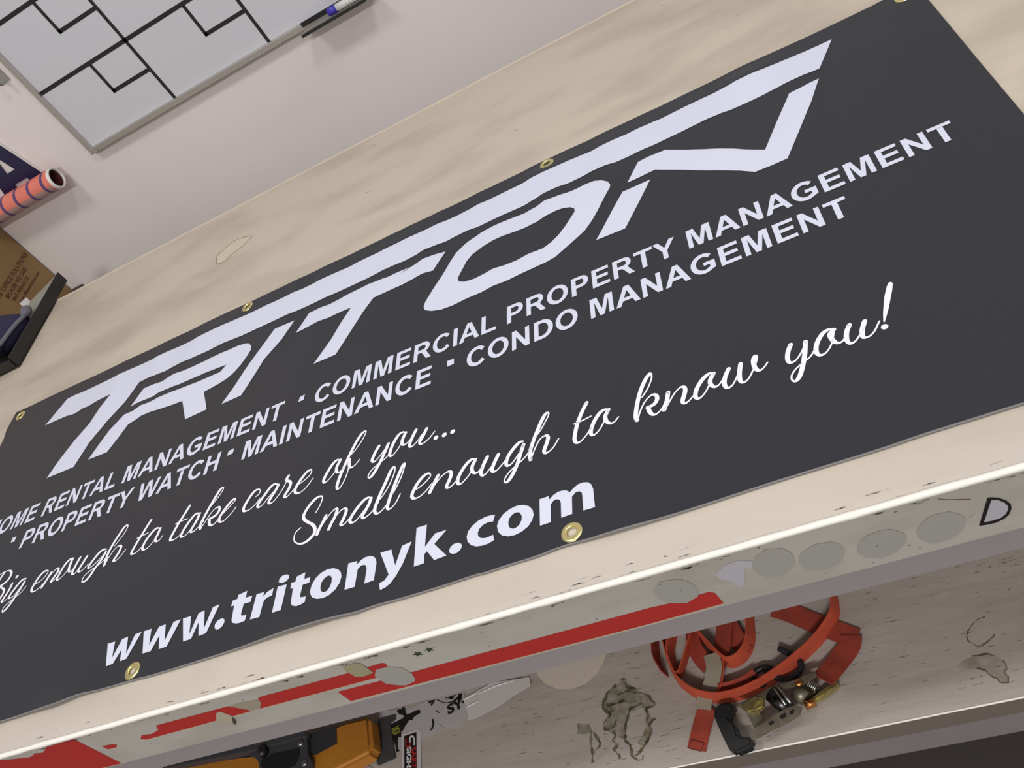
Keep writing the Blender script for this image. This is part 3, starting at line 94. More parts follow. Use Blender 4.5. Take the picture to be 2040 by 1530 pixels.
RAT={"grip":[[-0.3054,0.5249],[-0.2955,0.5283],[-0.2809,0.5269],[-0.28,0.5166],[-0.2894,0.5104],[-0.2886,0.5048],[-0.2825,0.4981],[-0.2815,0.4838],[-0.277,0.4793],[-0.2648,0.4777],[-0.2653,0.4683],[-0.271,0.4643],[-0.2893,0.4611],[-0.2962,0.4675],[-0.3025,0.488],[-0.309,0.5146]],"side_a":[[-0.2635,0.4762],[-0.2554,0.4858],[-0.2345,0.4936],[-0.2136,0.5015],[-0.2013,0.5023],[-0.1936,0.498],[-0.1982,0.4893],[-0.216,0.4827],[-0.2341,0.4788],[-0.2564,0.4721]],"side_b":[[-0.2767,0.5225],[-0.2655,0.5236],[-0.2467,0.5268],[-0.2308,0.5342],[-0.2179,0.5358],[-0.197,0.5337],[-0.1833,0.5396],[-0.1672,0.5413],[-0.1668,0.5357],[-0.1899,0.5265],[-0.2158,0.5289],[-0.233,0.5236],[-0.2481,0.5197],[-0.2707,0.5156]],"base":[[-0.196,0.5094],[-0.1748,0.5181],[-0.1513,0.529],[-0.1454,0.5285],[-0.1457,0.524],[-0.1613,0.5168],[-0.1783,0.5108],[-0.1916,0.5057]],"lever":[[-0.2721,0.5178],[-0.2618,0.5237],[-0.2485,0.5271],[-0.2385,0.523],[-0.2422,0.5094],[-0.2524,0.5071],[-0.2631,0.5076],[-0.2675,0.5131]],"pan":[[-0.2664,0.5099],[-0.2514,0.5129],[-0.2444,0.4944],[-0.2596,0.4897]],"spool":[[-0.2288,0.5263],[-0.2127,0.5029]],"spool2":[[-0.198,0.5265],[-0.1888,0.5135]],"bolt":[[-0.1918,0.5051],[-0.1783,0.5074]],"spring":[[-0.1804,0.5314],[-0.1722,0.5222]],"rivet":[[-0.1913,0.5306]],"block":[[-0.2027,0.5294],[-0.1869,0.5367],[-0.1752,0.5339],[-0.1712,0.5221],[-0.1851,0.5144],[-0.198,0.5111]],"lever_tip":[[-0.2572,0.5161],[-0.2462,0.5218],[-0.2426,0.5173],[-0.2539,0.5099]],"under":[[-0.2669,0.5149],[-0.259,0.5177],[-0.2529,0.4983],[-0.2634,0.4952]],"slot_a":[[-0.2389,0.4871],[-0.2324,0.4892],[-0.2314,0.4855],[-0.2372,0.4829]],"slot_b":[[-0.2238,0.4926],[-0.2155,0.4952],[-0.2139,0.4905],[-0.2214,0.4877]],"slot_c":[[-0.2091,0.4964],[-0.203,0.4968],[-0.206,0.4914],[-0.2111,0.4916]],"bright_edge_a":[[-0.2225,0.5283],[-0.2126,0.5044]],"bright_edge_b":[[-0.217,0.5288],[-0.2063,0.5056]],"axis":[[-0.3072,0.5046],[-0.1599,0.5344]]}
MOOSE=[[-0.8575,0.6179],[-0.8505,0.6223],[-0.8418,0.6263],[-0.8327,0.6279],[-0.8239,0.6304],[-0.8219,0.6334],[-0.8244,0.6354],[-0.8316,0.6385],[-0.8375,0.6447],[-0.8348,0.6471],[-0.8289,0.6455],[-0.8269,0.6489],[-0.8234,0.6486],[-0.8213,0.6447],[-0.8169,0.6348],[-0.8084,0.6354],[-0.8018,0.6374],[-0.795,0.6379],[-0.7905,0.6355],[-0.7911,0.6312],[-0.7977,0.6297],[-0.8037,0.627],[-0.8049,0.6224],[-0.8108,0.6247],[-0.8179,0.6165],[-0.8217,0.6095],[-0.8249,0.6078],[-0.824,0.5995],[-0.8298,0.6002],[-0.8293,0.5873],[-0.8276,0.5804],[-0.8234,0.5777],[-0.8305,0.5758],[-0.8324,0.5851],[-0.8386,0.5986],[-0.8519,0.5956],[-0.8544,0.6066]]
MLEG=[[-0.854,0.5753],[-0.8461,0.5756],[-0.8367,0.5736],[-0.8433,0.5706]]
MSHEET=[[-0.873,0.654],[-0.8114,0.6425],[-0.7892,0.6485],[-0.7762,0.627],[-0.7456,0.5985],[-0.7851,0.5878],[-0.8056,0.5826],[-0.8532,0.5686],[-0.8789,0.5829]]
SSIGN=[[-0.8178,0.5992],[-0.7949,0.6011],[-0.7876,0.5292],[-0.8108,0.5335]]
SWHITE=[[-0.8234,0.6036],[-0.795,0.6059],[-0.7875,0.6024],[-0.7791,0.5233],[-0.8146,0.5297]]
SYSHEET=[[-0.7914,0.648],[-0.7558,0.6539],[-0.7115,0.6537],[-0.7038,0.6256],[-0.693,0.6223],[-0.7142,0.5938],[-0.7367,0.5957],[-0.7618,0.6123],[-0.7877,0.6314]]
PACKET=[[-0.7102,0.6371],[-0.6838,0.6445],[-0.6594,0.6514],[-0.5922,0.6453],[-0.5896,0.6333],[-0.5924,0.6296],[-0.6113,0.6243],[-0.6491,0.6094],[-0.6863,0.6003],[-0.6989,0.6004],[-0.7025,0.6177]]
SYGFX=[[[-0.7624,0.6479],[-0.7561,0.6456],[-0.7507,0.6417],[-0.7434,0.6382],[-0.7343,0.6375],[-0.7264,0.6398],[-0.7196,0.6445],[-0.7207,0.6475],[-0.7147,0.6475],[-0.7116,0.6445],[-0.7183,0.6389],[-0.7262,0.6362],[-0.7362,0.6357],[-0.7454,0.6378],[-0.7549,0.6426]],[[-0.7388,0.6462],[-0.7328,0.6471],[-0.7227,0.6471],[-0.7247,0.6457],[-0.7306,0.6439],[-0.7265,0.6421],[-0.7325,0.6412],[-0.7376,0.6432]],[[-0.7212,0.6359],[-0.7194,0.6409],[-0.7155,0.6436],[-0.7125,0.6439],[-0.7143,0.638],[-0.718,0.6326]],[[-0.714,0.6326],[-0.7101,0.6344],[-0.7065,0.6309],[-0.7089,0.6288]],[[-0.7763,0.6483],[-0.7716,0.6481],[-0.7634,0.6477],[-0.7651,0.6431],[-0.7699,0.6382],[-0.7717,0.6418],[-0.7678,0.645],[-0.7723,0.6438],[-0.7749,0.6434]]]
SYBAR=[[-0.7604,0.6272],[-0.7439,0.6464],[-0.7388,0.6453],[-0.754,0.6229]]
SYBAR2=[[-0.7698,0.5972],[-0.7655,0.6067],[-0.7678,0.6176],[-0.763,0.6145],[-0.7626,0.6052],[-0.7645,0.5996]]
SYTXT=[[-0.7371,0.6173],[-0.7231,0.6152],[-0.7077,0.6241]]
STAINS=[[[-0.4459,0.6058],[-0.4396,0.6068],[-0.4358,0.6039],[-0.4369,0.5976],[-0.4319,0.5915],[-0.4221,0.5872],[-0.4186,0.5825],[-0.412,0.578],[-0.4035,0.5732],[-0.3995,0.5655],[-0.3953,0.5588],[-0.3996,0.556],[-0.4103,0.5574]],[[-0.4505,0.6008],[-0.4571,0.5973],[-0.4659,0.5913],[-0.4697,0.5832],[-0.4745,0.5754],[-0.474,0.5685],[-0.4663,0.5619],[-0.4646,0.5577],[-0.4711,0.5534],[-0.4748,0.5455],[-0.4733,0.5386],[-0.4662,0.539],[-0.46,0.5406],[-0.4562,0.5492]],[[-0.4685,0.5722],[-0.4572,0.5726],[-0.4489,0.5737],[-0.4427,0.5742],[-0.4368,0.5719]],[[-0.4605,0.535],[-0.4592,0.5264],[-0.4636,0.5217],[-0.4591,0.5162],[-0.4586,0.5115],[-0.4638,0.5089],[-0.4593,0.5035],[-0.4558,0.4992],[-0.4547,0.4945]],[[-0.4154,0.5652],[-0.4237,0.5623],[-0.4319,0.5612],[-0.4354,0.5562],[-0.4383,0.5473],[-0.4419,0.5405],[-0.4428,0.5314],[-0.4445,0.5243],[-0.4442,0.5169],[-0.4398,0.5123],[-0.4376,0.5047],[-0.4375,0.4965],[-0.4332,0.4913],[-0.4269,0.4874],[-0.421,0.4889],[-0.4215,0.4926]],[[-0.4104,0.5565],[-0.4076,0.5464],[-0.4104,0.5395],[-0.4074,0.5314],[-0.4018,0.5376],[-0.3968,0.5384]],[[-0.4076,0.5296],[-0.4054,0.5236],[-0.4105,0.5137],[-0.4161,0.5067],[-0.4225,0.5008],[-0.4269,0.4963],[-0.4319,0.4946]],[[-0.4499,0.5847],[-0.4374,0.5873],[-0.4285,0.5847],[-0.4217,0.5812]],[[-0.4534,0.5252],[-0.4475,0.524],[-0.4418,0.5219]],[[-0.4945,0.5421],[-0.4963,0.5311],[-0.4965,0.52],[-0.4953,0.5087],[-0.4961,0.497]],[[-0.4916,0.5396],[-0.4854,0.527],[-0.4829,0.5191],[-0.4927,0.51]]]
OLIVE_=[[[-0.4181,0.5775],[-0.4035,0.5732],[-0.3995,0.5655],[-0.3955,0.5579],[-0.4068,0.5538],[-0.4017,0.5385],[-0.4067,0.5294],[-0.4035,0.5232],[-0.4097,0.5117],[-0.4183,0.5044],[-0.4247,0.5075],[-0.428,0.5127],[-0.4196,0.5183],[-0.4133,0.5308],[-0.4113,0.5491],[-0.4156,0.5634]],[[-0.4754,0.5766],[-0.469,0.5791],[-0.4512,0.5703],[-0.4582,0.5612],[-0.4673,0.5622],[-0.474,0.5685]],[[-0.5164,0.5572],[-0.4979,0.5528],[-0.4952,0.546],[-0.4927,0.5379],[-0.505,0.5385],[-0.5172,0.542]],[[-0.4398,0.6053],[-0.4211,0.587],[-0.4112,0.5585],[-0.4345,0.555],[-0.4423,0.5369],[-0.4441,0.5187],[-0.4574,0.5251],[-0.4741,0.5407],[-0.4677,0.5574],[-0.4738,0.5704],[-0.4649,0.5911],[-0.4485,0.6003]]]
STAIN2=[[[-0.004,0.5214],[0.0034,0.526],[0.0155,0.5282],[0.029,0.528],[0.0397,0.5234],[0.0458,0.5155],[0.0453,0.5068],[0.0413,0.5003],[0.0437,0.4935],[0.0405,0.4893],[0.0345,0.4907],[0.0321,0.4962],[0.0263,0.5014],[0.0222,0.5086],[0.0147,0.513],[0.0014,0.5137],[-0.0044,0.5183]]]
STAIN2L=[[[0.0456,0.5749],[0.0324,0.5703],[0.0226,0.5621],[0.0171,0.5528],[0.0192,0.5456]],[[0.0147,0.513],[0.0222,0.5086],[0.0261,0.5008],[0.0321,0.4962],[0.0335,0.491],[0.0393,0.489],[0.0437,0.4935],[0.0418,0.5001],[0.0456,0.5067],[0.0458,0.5155]],[[0.0145,0.5285],[0.029,0.528],[0.0387,0.5237]],[[0.0209,0.5438],[0.028,0.5381],[0.0488,0.5485]]]
CIRC=[[-0.5796,0.6459],[-0.5652,0.6286],[-0.5453,0.6157],[-0.5226,0.6105],[-0.4998,0.6133],[-0.4793,0.6247],[-0.4635,0.6483]]
TOOL={"top":[[-1.2983,0.5902],[-1.3154,0.6362],[-1.0552,0.6115],[-0.9937,0.612],[-0.932,0.6288],[-0.9134,0.6308],[-0.8689,0.6301],[-0.8633,0.6143],[-0.8564,0.5845],[-0.8564,0.5724],[-0.8624,0.5672],[-0.9124,0.5547],[-0.9674,0.5411],[-1.0904,0.5537]],"plate":[[-1.099,0.6179],[-0.9833,0.6169],[-0.9796,0.6103],[-0.9735,0.5861],[-0.9619,0.5698],[-0.9637,0.5553],[-1.0702,0.575],[-1.0775,0.5936],[-1.0878,0.6044],[-1.0955,0.6049]],"hole":[[-1.0715,0.5931],[-1.0472,0.6001],[-0.9919,0.5979],[-0.9883,0.5867],[-0.9959,0.5721],[-1.0233,0.566],[-1.0615,0.573]],"pocket":[[-0.9829,0.624],[-0.9308,0.628],[-0.9242,0.5966],[-0.9657,0.5857],[-0.9785,0.5901],[-0.9871,0.615]],"screws":[[-0.9913,0.6065],[-0.9761,0.5712]],"knob":[[-1.0663,0.6053]],"rail":[[-1.2993,0.6321],[-1.0964,0.6241],[-0.9848,0.6252],[-0.9776,0.6139],[-1.0933,0.6125],[-1.295,0.6205]]}
DARKBOX=[[-0.8711,0.6375],[-0.8377,0.6382],[-0.8379,0.6304],[-0.8466,0.6264],[-0.8349,0.5857],[-0.8305,0.5673],[-0.862,0.5614],[-0.8694,0.5739]]
LABEL=[[-0.9043,0.5649],[-0.889,0.5699],[-0.8713,0.5569],[-0.8794,0.5502]]
MT=[[-0.8534,0.6079],[-0.8284,0.6138],[-0.8514,0.6012],[-0.826,0.6075]]
SG=[[-0.8102,0.5788],[-0.8069,0.5399],[-0.8012,0.5771],[-0.7969,0.5256]]
SCURVE=[[[-0.8048,0.5862],[-0.806,0.592],[-0.8046,0.5955],[-0.8013,0.5958],[-0.7982,0.5923],[-0.7971,0.5865],[-0.7968,0.5808]],[[-0.8129,0.5944],[-0.8127,0.5868],[-0.8111,0.5818],[-0.8076,0.5802],[-0.8049,0.5815],[-0.8051,0.5862]]]
PKF=[[[-0.7082,0.6348],[-0.6847,0.6411]],[[-0.7046,0.6216],[-0.6823,0.6264]],[[-0.6807,0.6393],[-0.6496,0.6446],[-0.6207,0.6459]]]
STITCH=[[[-0.3495,0.4985],[-0.3337,0.4908]],[[-0.3495,0.4985],[-0.3549,0.4878],[-0.339,0.4807],[-0.3332,0.4907]]]
CHIP=[[-1.0758,1.4719],[-1.0837,1.503],[-1.0726,1.5144],[-1.0558,1.5283],[-1.0308,1.5307],[-0.9949,1.5153],[-1.001,1.5028],[-1.0189,1.488],[-1.0388,1.4806],[-1.0534,1.4659]]
TSHEET=[[-1.66,1.7605],[-1.6789,1.7319],[-1.715,1.6867],[-1.7093,1.6381],[-1.6597,1.5924],[-1.6583,1.6468],[-1.6598,1.7088]]

# ---------------------------------------------------------------- helpers
def lin(c):
    def f(v):
        v /= 255.0
        return v / 12.92 if v <= 0.04045 else ((v + 0.055) / 1.055) ** 2.4
    return (f(c[0]), f(c[1]), f(c[2]), 1.0)


def mat(name, c, rough=0.6, metal=0.0, spec=0.5, noise_amt=0.0, nscale=8.0, stretch=(1, 1, 1), bump=0.0, bscale=60.0, c2=None, detail=4.0, lo=0.35, hi=0.7, coat=0.0):
    """c, c2: linear base colours; c2 is mixed in by noise"""
    M = bpy.data.materials.new(name)
    M.use_nodes = True
    nt = M.node_tree
    p = nt.nodes['Principled BSDF']
    c = tuple(c) + ((1.0,) if len(c) == 3 else ())
    p.inputs['Base Color'].default_value = c
    p.inputs['Roughness'].default_value = rough
    p.inputs['Metallic'].default_value = metal
    p.inputs['Specular IOR Level'].default_value = spec
    p.inputs['Coat Weight'].default_value = coat
    if c2 is not None or bump:
        tc = nt.nodes.new('ShaderNodeTexCoord')
        mp = nt.nodes.new('ShaderNodeMapping')
        mp.inputs['Scale'].default_value = stretch
        nt.links.new(tc.outputs['Object'], mp.inputs['Vector'])
    if c2 is not None:
        c2 = tuple(c2) + ((1.0,) if len(c2) == 3 else ())
        n = nt.nodes.new('ShaderNodeTexNoise')
        n.inputs['Scale'].default_value = nscale
        n.inputs['Detail'].default_value = detail
        nt.links.new(mp.outputs['Vector'], n.inputs['Vector'])
        r = nt.nodes.new('ShaderNodeValToRGB')
        r.color_ramp.elements[0].position = lo
        r.color_ramp.elements[1].position = hi
        r.color_ramp.elements[0].color = c
        r.color_ramp.elements[1].color = c2
        nt.links.new(n.outputs['Fac'], r.inputs['Fac'])
        nt.links.new(r.outputs['Color'], p.inputs['Base Color'])
    if bump:
        n2 = nt.nodes.new('ShaderNodeTexNoise')
        n2.inputs['Scale'].default_value = bscale
        n2.inputs['Detail'].default_value = 5
        nt.links.new(mp.outputs['Vector'], n2.inputs['Vector'])
        b = nt.nodes.new('ShaderNodeBump')
        b.inputs['Strength'].default_value = bump
        b.inputs['Distance'].default_value = 0.002
        nt.links.new(n2.outputs['Fac'], b.inputs['Height'])
        nt.links.new(b.outputs['Normal'], p.inputs['Normal'])
    return M


def alpha_mat(name, c, rough, lo, hi, nscale, amax=0.8):
    """a stain: colour let through by noise"""
    M = mat(name, c, rough)
    nt = M.node_tree
    p = nt.nodes['Principled BSDF']
    tc = nt.nodes.new('ShaderNodeTexCoord')
    n = nt.nodes.new('ShaderNodeTexNoise')
    n.inputs['Scale'].default_value = nscale
    n.inputs['Detail'].default_value = 6
    nt.links.new(tc.outputs['Object'], n.inputs['Vector'])
    mr = nt.nodes.new('ShaderNodeMapRange')
    mr.inputs['From Min'].default_value = lo
    mr.inputs['From Max'].default_value = hi
    mr.inputs['To Max'].default_value = amax
    nt.links.new(n.outputs['Fac'], mr.inputs['Value'])
    nt.links.new(mr.outputs['Result'], p.inputs['Alpha'])
    return M


def obj(name, bm, material, parent=None, smooth=False):
    me = bpy.data.meshes.new(name)
    bmesh.ops.recalc_face_normals(bm, faces=bm.faces[:])
    bm.to_mesh(me)
    bm.free()
    if smooth:
        for p in me.polygons:
            p.use_smooth = True
    me.materials.append(material)
    o = bpy.data.objects.new(name, me)
    COL.objects.link(o)
    if parent is not None:
        o.parent = parent
        o.matrix_parent_inverse = Matrix.Translation(-total_loc(parent))
    return o


def total_loc(o):
    """world position of a parent (parts carry no offset of their own)"""
    return Vector(o.location) if o.parent is None else Vector((0, 0, 0))


def thing(name, label, cat, loc, group=None):
    o = bpy.data.objects.new(name, None)
    o.empty_display_size = 0.02
    o.location = loc
    COL.objects.link(o)
    tag(o, label, cat, group)
    return o


def tag(o, label, cat, group=None, kind=None):
    o['label'] = label
    o['category'] = cat
    if group:
        o['group'] = group
    if kind:
        o['kind'] = kind
    return o


def struct(o):
    o['kind'] = 'structure'
    return o


def box(bm, x0, x1, y0, y1, z0, z1, M=None):
    r = bmesh.ops.create_cube(bm, size=1.0)
    for v in r['verts']:
        v.co = Vector((x0 + (v.co.x + .5) * (x1 - x0), y0 + (v.co.y + .5) * (y1 - y0), z0 + (v.co.z + .5) * (z1 - z0)))
        if M is not None:
            v.co = M @ v.co
    return r['verts']


def boxbm(*a, bev=0.0, seg=2, M=None):
    bm = bmesh.new()
    box(bm, *a, M=M)
    if bev:
        bmesh.ops.bevel(bm, geom=bm.edges[:], offset=bev, segments=seg, affect='EDGES', profile=0.5)
    return bm


def cyl(bm, p0, p1, r0, r1=None, n=20, cap=True):
    p0, p1 = Vector(p0), Vector(p1)
    r1 = r0 if r1 is None else r1
    d = (p1 - p0).normalized()
    a = d.orthogonal().normalized()
    b = d.cross(a)
    ra, rb = [], []
    for k in range(n):
        t = 2 * math.pi * k / n
        w = a * math.cos(t) + b * math.sin(t)
        ra.append(bm.verts.new(p0 + w * r0))
        rb.append(bm.verts.new(p1 + w * r1))
    for k in range(n):
        bm.faces.new((ra[k], ra[(k + 1) % n], rb[(k + 1) % n], rb[k]))
    if cap:
        bm.faces.new(ra[::-1])
        bm.faces.new(rb)


def catmull(P, step=0.003, closed=False):
    P = [Vector(p) for p in P]
    n = len(P)
    out = []
    segs = n if closed else n - 1
    for i in range(segs):
        if closed:
            a, b, c, d = P[(i - 1) % n], P[i], P[(i + 1) % n], P[(i + 2) % n]
        else:
            b, c = P[i], P[i + 1]
            a = P[i - 1] if i > 0 else b * 2 - c
            d = P[i + 2] if i + 2 < n else c * 2 - b
        k = max(2, min(40, int((c - b).length / step)))
        for j in range(k):
            t = j / k
            out.append(0.5 * ((2 * b) + (c - a) * t + (2 * a - 5 * b + 4 * c - d) * t * t + (3 * b - a - 3 * c + d) * t ** 3))
    if not closed:
        out.append(P[-1])
    return out


def tube(bm, P, r, n=10):
    prev = None
    a = None
    rings = []
    for i, p in enumerate(P):
        d = (P[min(i + 1, len(P) - 1)] - P[max(i - 1, 0)]).normalized()
        if a is None:
            a = d.orthogonal().normalized()
        a = (a - d * a.dot(d)).normalized()
        b = d.cross(a)
        rr = r(i / max(1, len(P) - 1)) if callable(r) else r
        rings.append([bm.verts.new(p + (a * math.cos(2 * math.pi * k / n) + b * math.sin(2 * math.pi * k / n)) * rr) for k in range(n)])
    for q, w in zip(rings, rings[1:]):
        for k in range(n):
            bm.faces.new((q[k], q[(k + 1) % n], w[(k + 1) % n], w[k]))
    bm.faces.new(rings[0][::-1])
    bm.faces.new(rings[-1])


def poly(bm, loops, f):
    """fill 2-D loops (first the outline, then holes); f maps (a, b) to a 3-D point"""
    L = [[Vector((p[0], p[1], 0)) for p in l] for l in loops]
    flat = [p for l in L for p in l]
    vs = [bm.verts.new(f(p.x, p.y)) for p in flat]
    for t in tessellate_polygon(L):
        if len(set(t)) == 3:
            try:
                bm.faces.new([vs[i] for i in t])
            except ValueError:
                pass
    return vs


def prism(loop, f, h):
    """extruded outline: f maps (a, b) to the top; h is the extrusion vector"""
    bm = bmesh.new()
    poly(bm, [loop], f)
    r = bmesh.ops.extrude_face_region(bm, geom=bm.faces[:])
    for v in [g for g in r['geom'] if isinstance(g, bmesh.types.BMVert)]:
        v.co += Vector(h)
    return bm


# ---------------------------------------------------------------- materials
WHITE_INK = mat('white_banner_ink', (0.66, 0.69, 0.83), 0.42, spec=0.35)
SCRIPT_INK = mat('bright_white_banner_ink', (0.86, 0.86, 0.95), 0.42, spec=0.35)
BANNER = mat('charcoal_banner_vinyl', (0.0165, 0.018, 0.0245), 0.38, spec=0.5, bump=0.15, bscale=900)
HEM = mat('grey_cut_edge', (0.20, 0.19, 0.20), 0.7)
BRASS = mat('brass', (0.86, 0.78, 0.36), 0.30, 1.0)
BENCH = mat('worn_cream_bench_paint', (0.565, 0.495, 0.405), 0.5, c2=(0.45, 0.39, 0.315), nscale=7.5, stretch=(0.6, 1.7, 1), detail=7, lo=0.44, hi=0.70, bump=0.12, bscale=14)
_nt = BENCH.node_tree
_p = _nt.nodes['Principled BSDF']
_src = _p.inputs['Base Color'].links[0].from_socket
_tc = _nt.nodes.new('ShaderNodeTexCoord')
_sx = _nt.nodes.new('ShaderNodeSeparateXYZ'); _nt.links.new(_tc.outputs['Object'], _sx.inputs[0])
_n = _nt.nodes.new('ShaderNodeTexNoise'); _n.inputs['Scale'].default_value = 7; _n.inputs['Detail'].default_value = 4
_nt.links.new(_tc.outputs['Object'], _n.inputs['Vector'])
_ma = _nt.nodes.new('ShaderNodeMath'); _ma.operation = 'MULTIPLY_ADD'
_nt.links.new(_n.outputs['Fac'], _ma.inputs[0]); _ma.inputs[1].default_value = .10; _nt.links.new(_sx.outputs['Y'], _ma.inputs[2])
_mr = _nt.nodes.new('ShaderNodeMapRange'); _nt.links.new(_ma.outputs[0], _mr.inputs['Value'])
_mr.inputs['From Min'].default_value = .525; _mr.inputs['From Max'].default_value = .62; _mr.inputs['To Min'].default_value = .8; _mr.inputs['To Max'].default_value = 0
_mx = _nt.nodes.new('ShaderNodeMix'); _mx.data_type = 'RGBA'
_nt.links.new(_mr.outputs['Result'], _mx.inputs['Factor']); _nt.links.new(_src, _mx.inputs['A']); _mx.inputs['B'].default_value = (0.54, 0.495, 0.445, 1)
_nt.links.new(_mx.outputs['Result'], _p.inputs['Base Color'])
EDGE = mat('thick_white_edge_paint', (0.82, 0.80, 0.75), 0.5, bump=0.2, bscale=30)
APRON = mat('grubby_white_board_paint', (0.50, 0.475, 0.43), 0.5, c2=(0.40, 0.375, 0.33), nscale=9, stretch=(1, 1, 2.5), lo=0.40, hi=0.78, bump=0.06, bscale=40)
RAIL = mat('mauve_grey_paint', (0.345, 0.305, 0.315), 0.5, bump=0.05, bscale=40)
RAIL2 = mat('shaded_mauve_grey_paint', (0.27, 0.242, 0.248), 0.55, c2=(0.24, 0.21, 0.21), nscale=9, bump=0.1, bscale=30)  # rail paint darkened for the weaker light at shelf height
SHELF = mat('worn_white_plywood', (0.445, 0.395, 0.365), 0.6, c2=(0.35, 0.31, 0.265), nscale=9, stretch=(0.5, 2.2, 1), lo=0.40, hi=0.75, bump=0.7, bscale=26)
SHELF_EDGE = mat('brown_grey_shelf_edge', (0.19, 0.155, 0.135), 0.6)
WALLM = mat('warm_white_wall_paint', (0.80, 0.73, 0.73), 0.75, c2=(0.77, 0.71, 0.70), nscale=3, bump=0.05, bscale=120)
FLOORM = mat('dark_concrete', (0.068, 0.056, 0.049), 0.7, c2=(0.06, 0.05, 0.045), nscale=6)
RED = mat('red_vinyl', (0.48, 0.030, 0.026), 0.4)
CREAM = mat('cream_glue_line', (0.62, 0.50, 0.33), 0.6)
PATCHM = mat('grey_patch_paint', (0.385, 0.37, 0.345), 0.5)
LAV = mat('lavender_white_vinyl', (0.50, 0.48, 0.53), 0.45)
BLACK = mat('black_vinyl', (0.012, 0.010, 0.011), 0.45)
DGREEN = mat('dark_green_vinyl', (0.045, 0.055, 0.035), 0.5)
TAPEM = mat('yellowed_tape', (0.38, 0.35, 0.22), 0.35)
GRIME = alpha_mat('dark_grime', (0.05, 0.045, 0.025), 0.7, 0.40, 0.62, 120, 0.9)
STAIN = alpha_mat('olive_stain_line', (0.11, 0.098, 0.038), 0.7, 0.25, 0.60, 90, 0.85)
OLIVE = alpha_mat('olive_stain_wash', (0.17, 0.155, 0.055), 0.7, 0.30, 0.70, 70, 0.62)
BROWNW = alpha_mat('pale_brown_stain_wash', (0.30, 0.23, 0.16), 0.7, 0.30, 0.80, 40, 0.55)
BOARD = mat('whiteboard_enamel', (0.60, 0.605, 0.66), 0.22, spec=0.5)
ALU = mat('brushed_aluminium', (0.55, 0.53, 0.50), 0.38, 0.85)
STEEL = mat('zinc_steel', (0.55, 0.54, 0.52), 0.3, 1.0)
BLACKP = mat('black_plastic', (0.012, 0.012, 0.012), 0.42)
NAVY = mat('navy_letter', (0.014, 0.012, 0.055), 0.4)
WHITEP = mat('white_plastic', (0.72, 0.72, 0.70), 0.4)
BLUEP = mat('blue_plastic', (0.05, 0.035, 0.42), 0.35)
GREYP = mat('grey_print', (0.35, 0.35, 0.36), 0.5)
CARD = mat('brown_cardboard', (0.30, 0.185, 0.075), 0.75, c2=(0.26, 0.155, 0.06), nscale=7)
CARDINK = mat('dark_brown_print', (0.10, 0.034, 0.012), 0.7)
CORAL = mat('coral_vinyl', (0.74, 0.20, 0.145), 0.4)
CORALD = mat('navy_stripe_print', (0.10, 0.055, 0.17), 0.4)
MAROON = mat('maroon_core', (0.10, 0.018, 0.02), 0.7)
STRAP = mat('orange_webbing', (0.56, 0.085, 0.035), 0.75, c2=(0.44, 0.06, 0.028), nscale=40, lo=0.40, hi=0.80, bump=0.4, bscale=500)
STRAPD = mat('grimy_shaded_webbing', (0.36, 0.048, 0.026), 0.8, c2=(0.22, 0.032, 0.02), nscale=35, lo=0.35, hi=0.75, bump=0.4, bscale=500)
PALEWEB = mat('pale_grey_webbing', (0.33, 0.29, 0.22), 0.8, bump=0.3, bscale=400)
RUBBER = mat('black_rubber', (0.014, 0.014, 0.015), 0.5)
GOLD = mat('yellow_zinc', (0.70, 0.62, 0.26), 0.33, 0.85, c2=(0.36, 0.30, 0.14), nscale=60)
GREYMET = mat('dull_grey_metal', (0.27, 0.24, 0.18), 0.42, 0.6, c2=(0.16, 0.13, 0.09), nscale=50)
COPPER = mat('copper_bolt', (0.70, 0.30, 0.10), 0.3, 1.0)
YELLOW = mat('amber_yellow_plastic', (0.50, 0.20, 0.022), 0.45, c2=(0.42, 0.16, 0.02), nscale=12)
BRACKET = mat('dark_slate_metal', (0.062, 0.062, 0.072), 0.45, 0.2)
PAPER = mat('white_paper', (0.56, 0.53, 0.54), 0.5)
FILM = mat('milky_clear_film', (0.62, 0.59, 0.61), 0.3)
FILM.node_tree.nodes['Principled BSDF'].inputs['Alpha'].default_value = 0.55
REDINK = mat('red_print', (0.36, 0.02, 0.022), 0.5)
YELINK = mat('yellow_print', (0.38, 0.36, 0.05), 0.5)
NAVYC = mat('navy_cloth', (0.018, 0.016, 0.055), 0.85, bump=0.3, bscale=300)
PIPING = mat('grey_piping', (0.13, 0.125, 0.16), 0.7, bump=0.3, bscale=300)
PALEG = mat('pale_green_grey_card', (0.30, 0.30, 0.26), 0.5)
FOAM = mat('dark_mauve_foam', (0.06, 0.045, 0.045), 0.8)

# ---------------------------------------------------------------- the room
bm = bmesh.new(); box(bm, -3.2, 3.2, YW, YW + .1, -0.0, 3.0)
struct(obj('wall_back', bm, WALLM))
bm = bmesh.new(); box(bm, -3.2, 3.2, -2.5, YW, -.1, 0)
struct(obj('floor', bm, FLOORM))
# ledge of the wall behind the bench
bm = bmesh.new(); box(bm, -2.7, -1.72, YB + .006, YW, .70, .74)
struct(obj('trim_1', bm, WALLM))

# ---------------------------------------------------------------- the workbench
bench = thing('workbench', 'long cream painted plywood workbench with scuffed white front board and lower shelf', 'workbench', (0, 1.08, 0))
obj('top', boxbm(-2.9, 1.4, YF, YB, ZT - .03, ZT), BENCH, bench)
apron = obj('apron', boxbm(-2.9, 1.4, YF - .0005, YF + .02, .8105, ZT - .002), APRON, bench)
obj('front_rail', boxbm(-2.9, 1.4, YF + .002, YF + .04, .772, .8105), RAIL, bench)
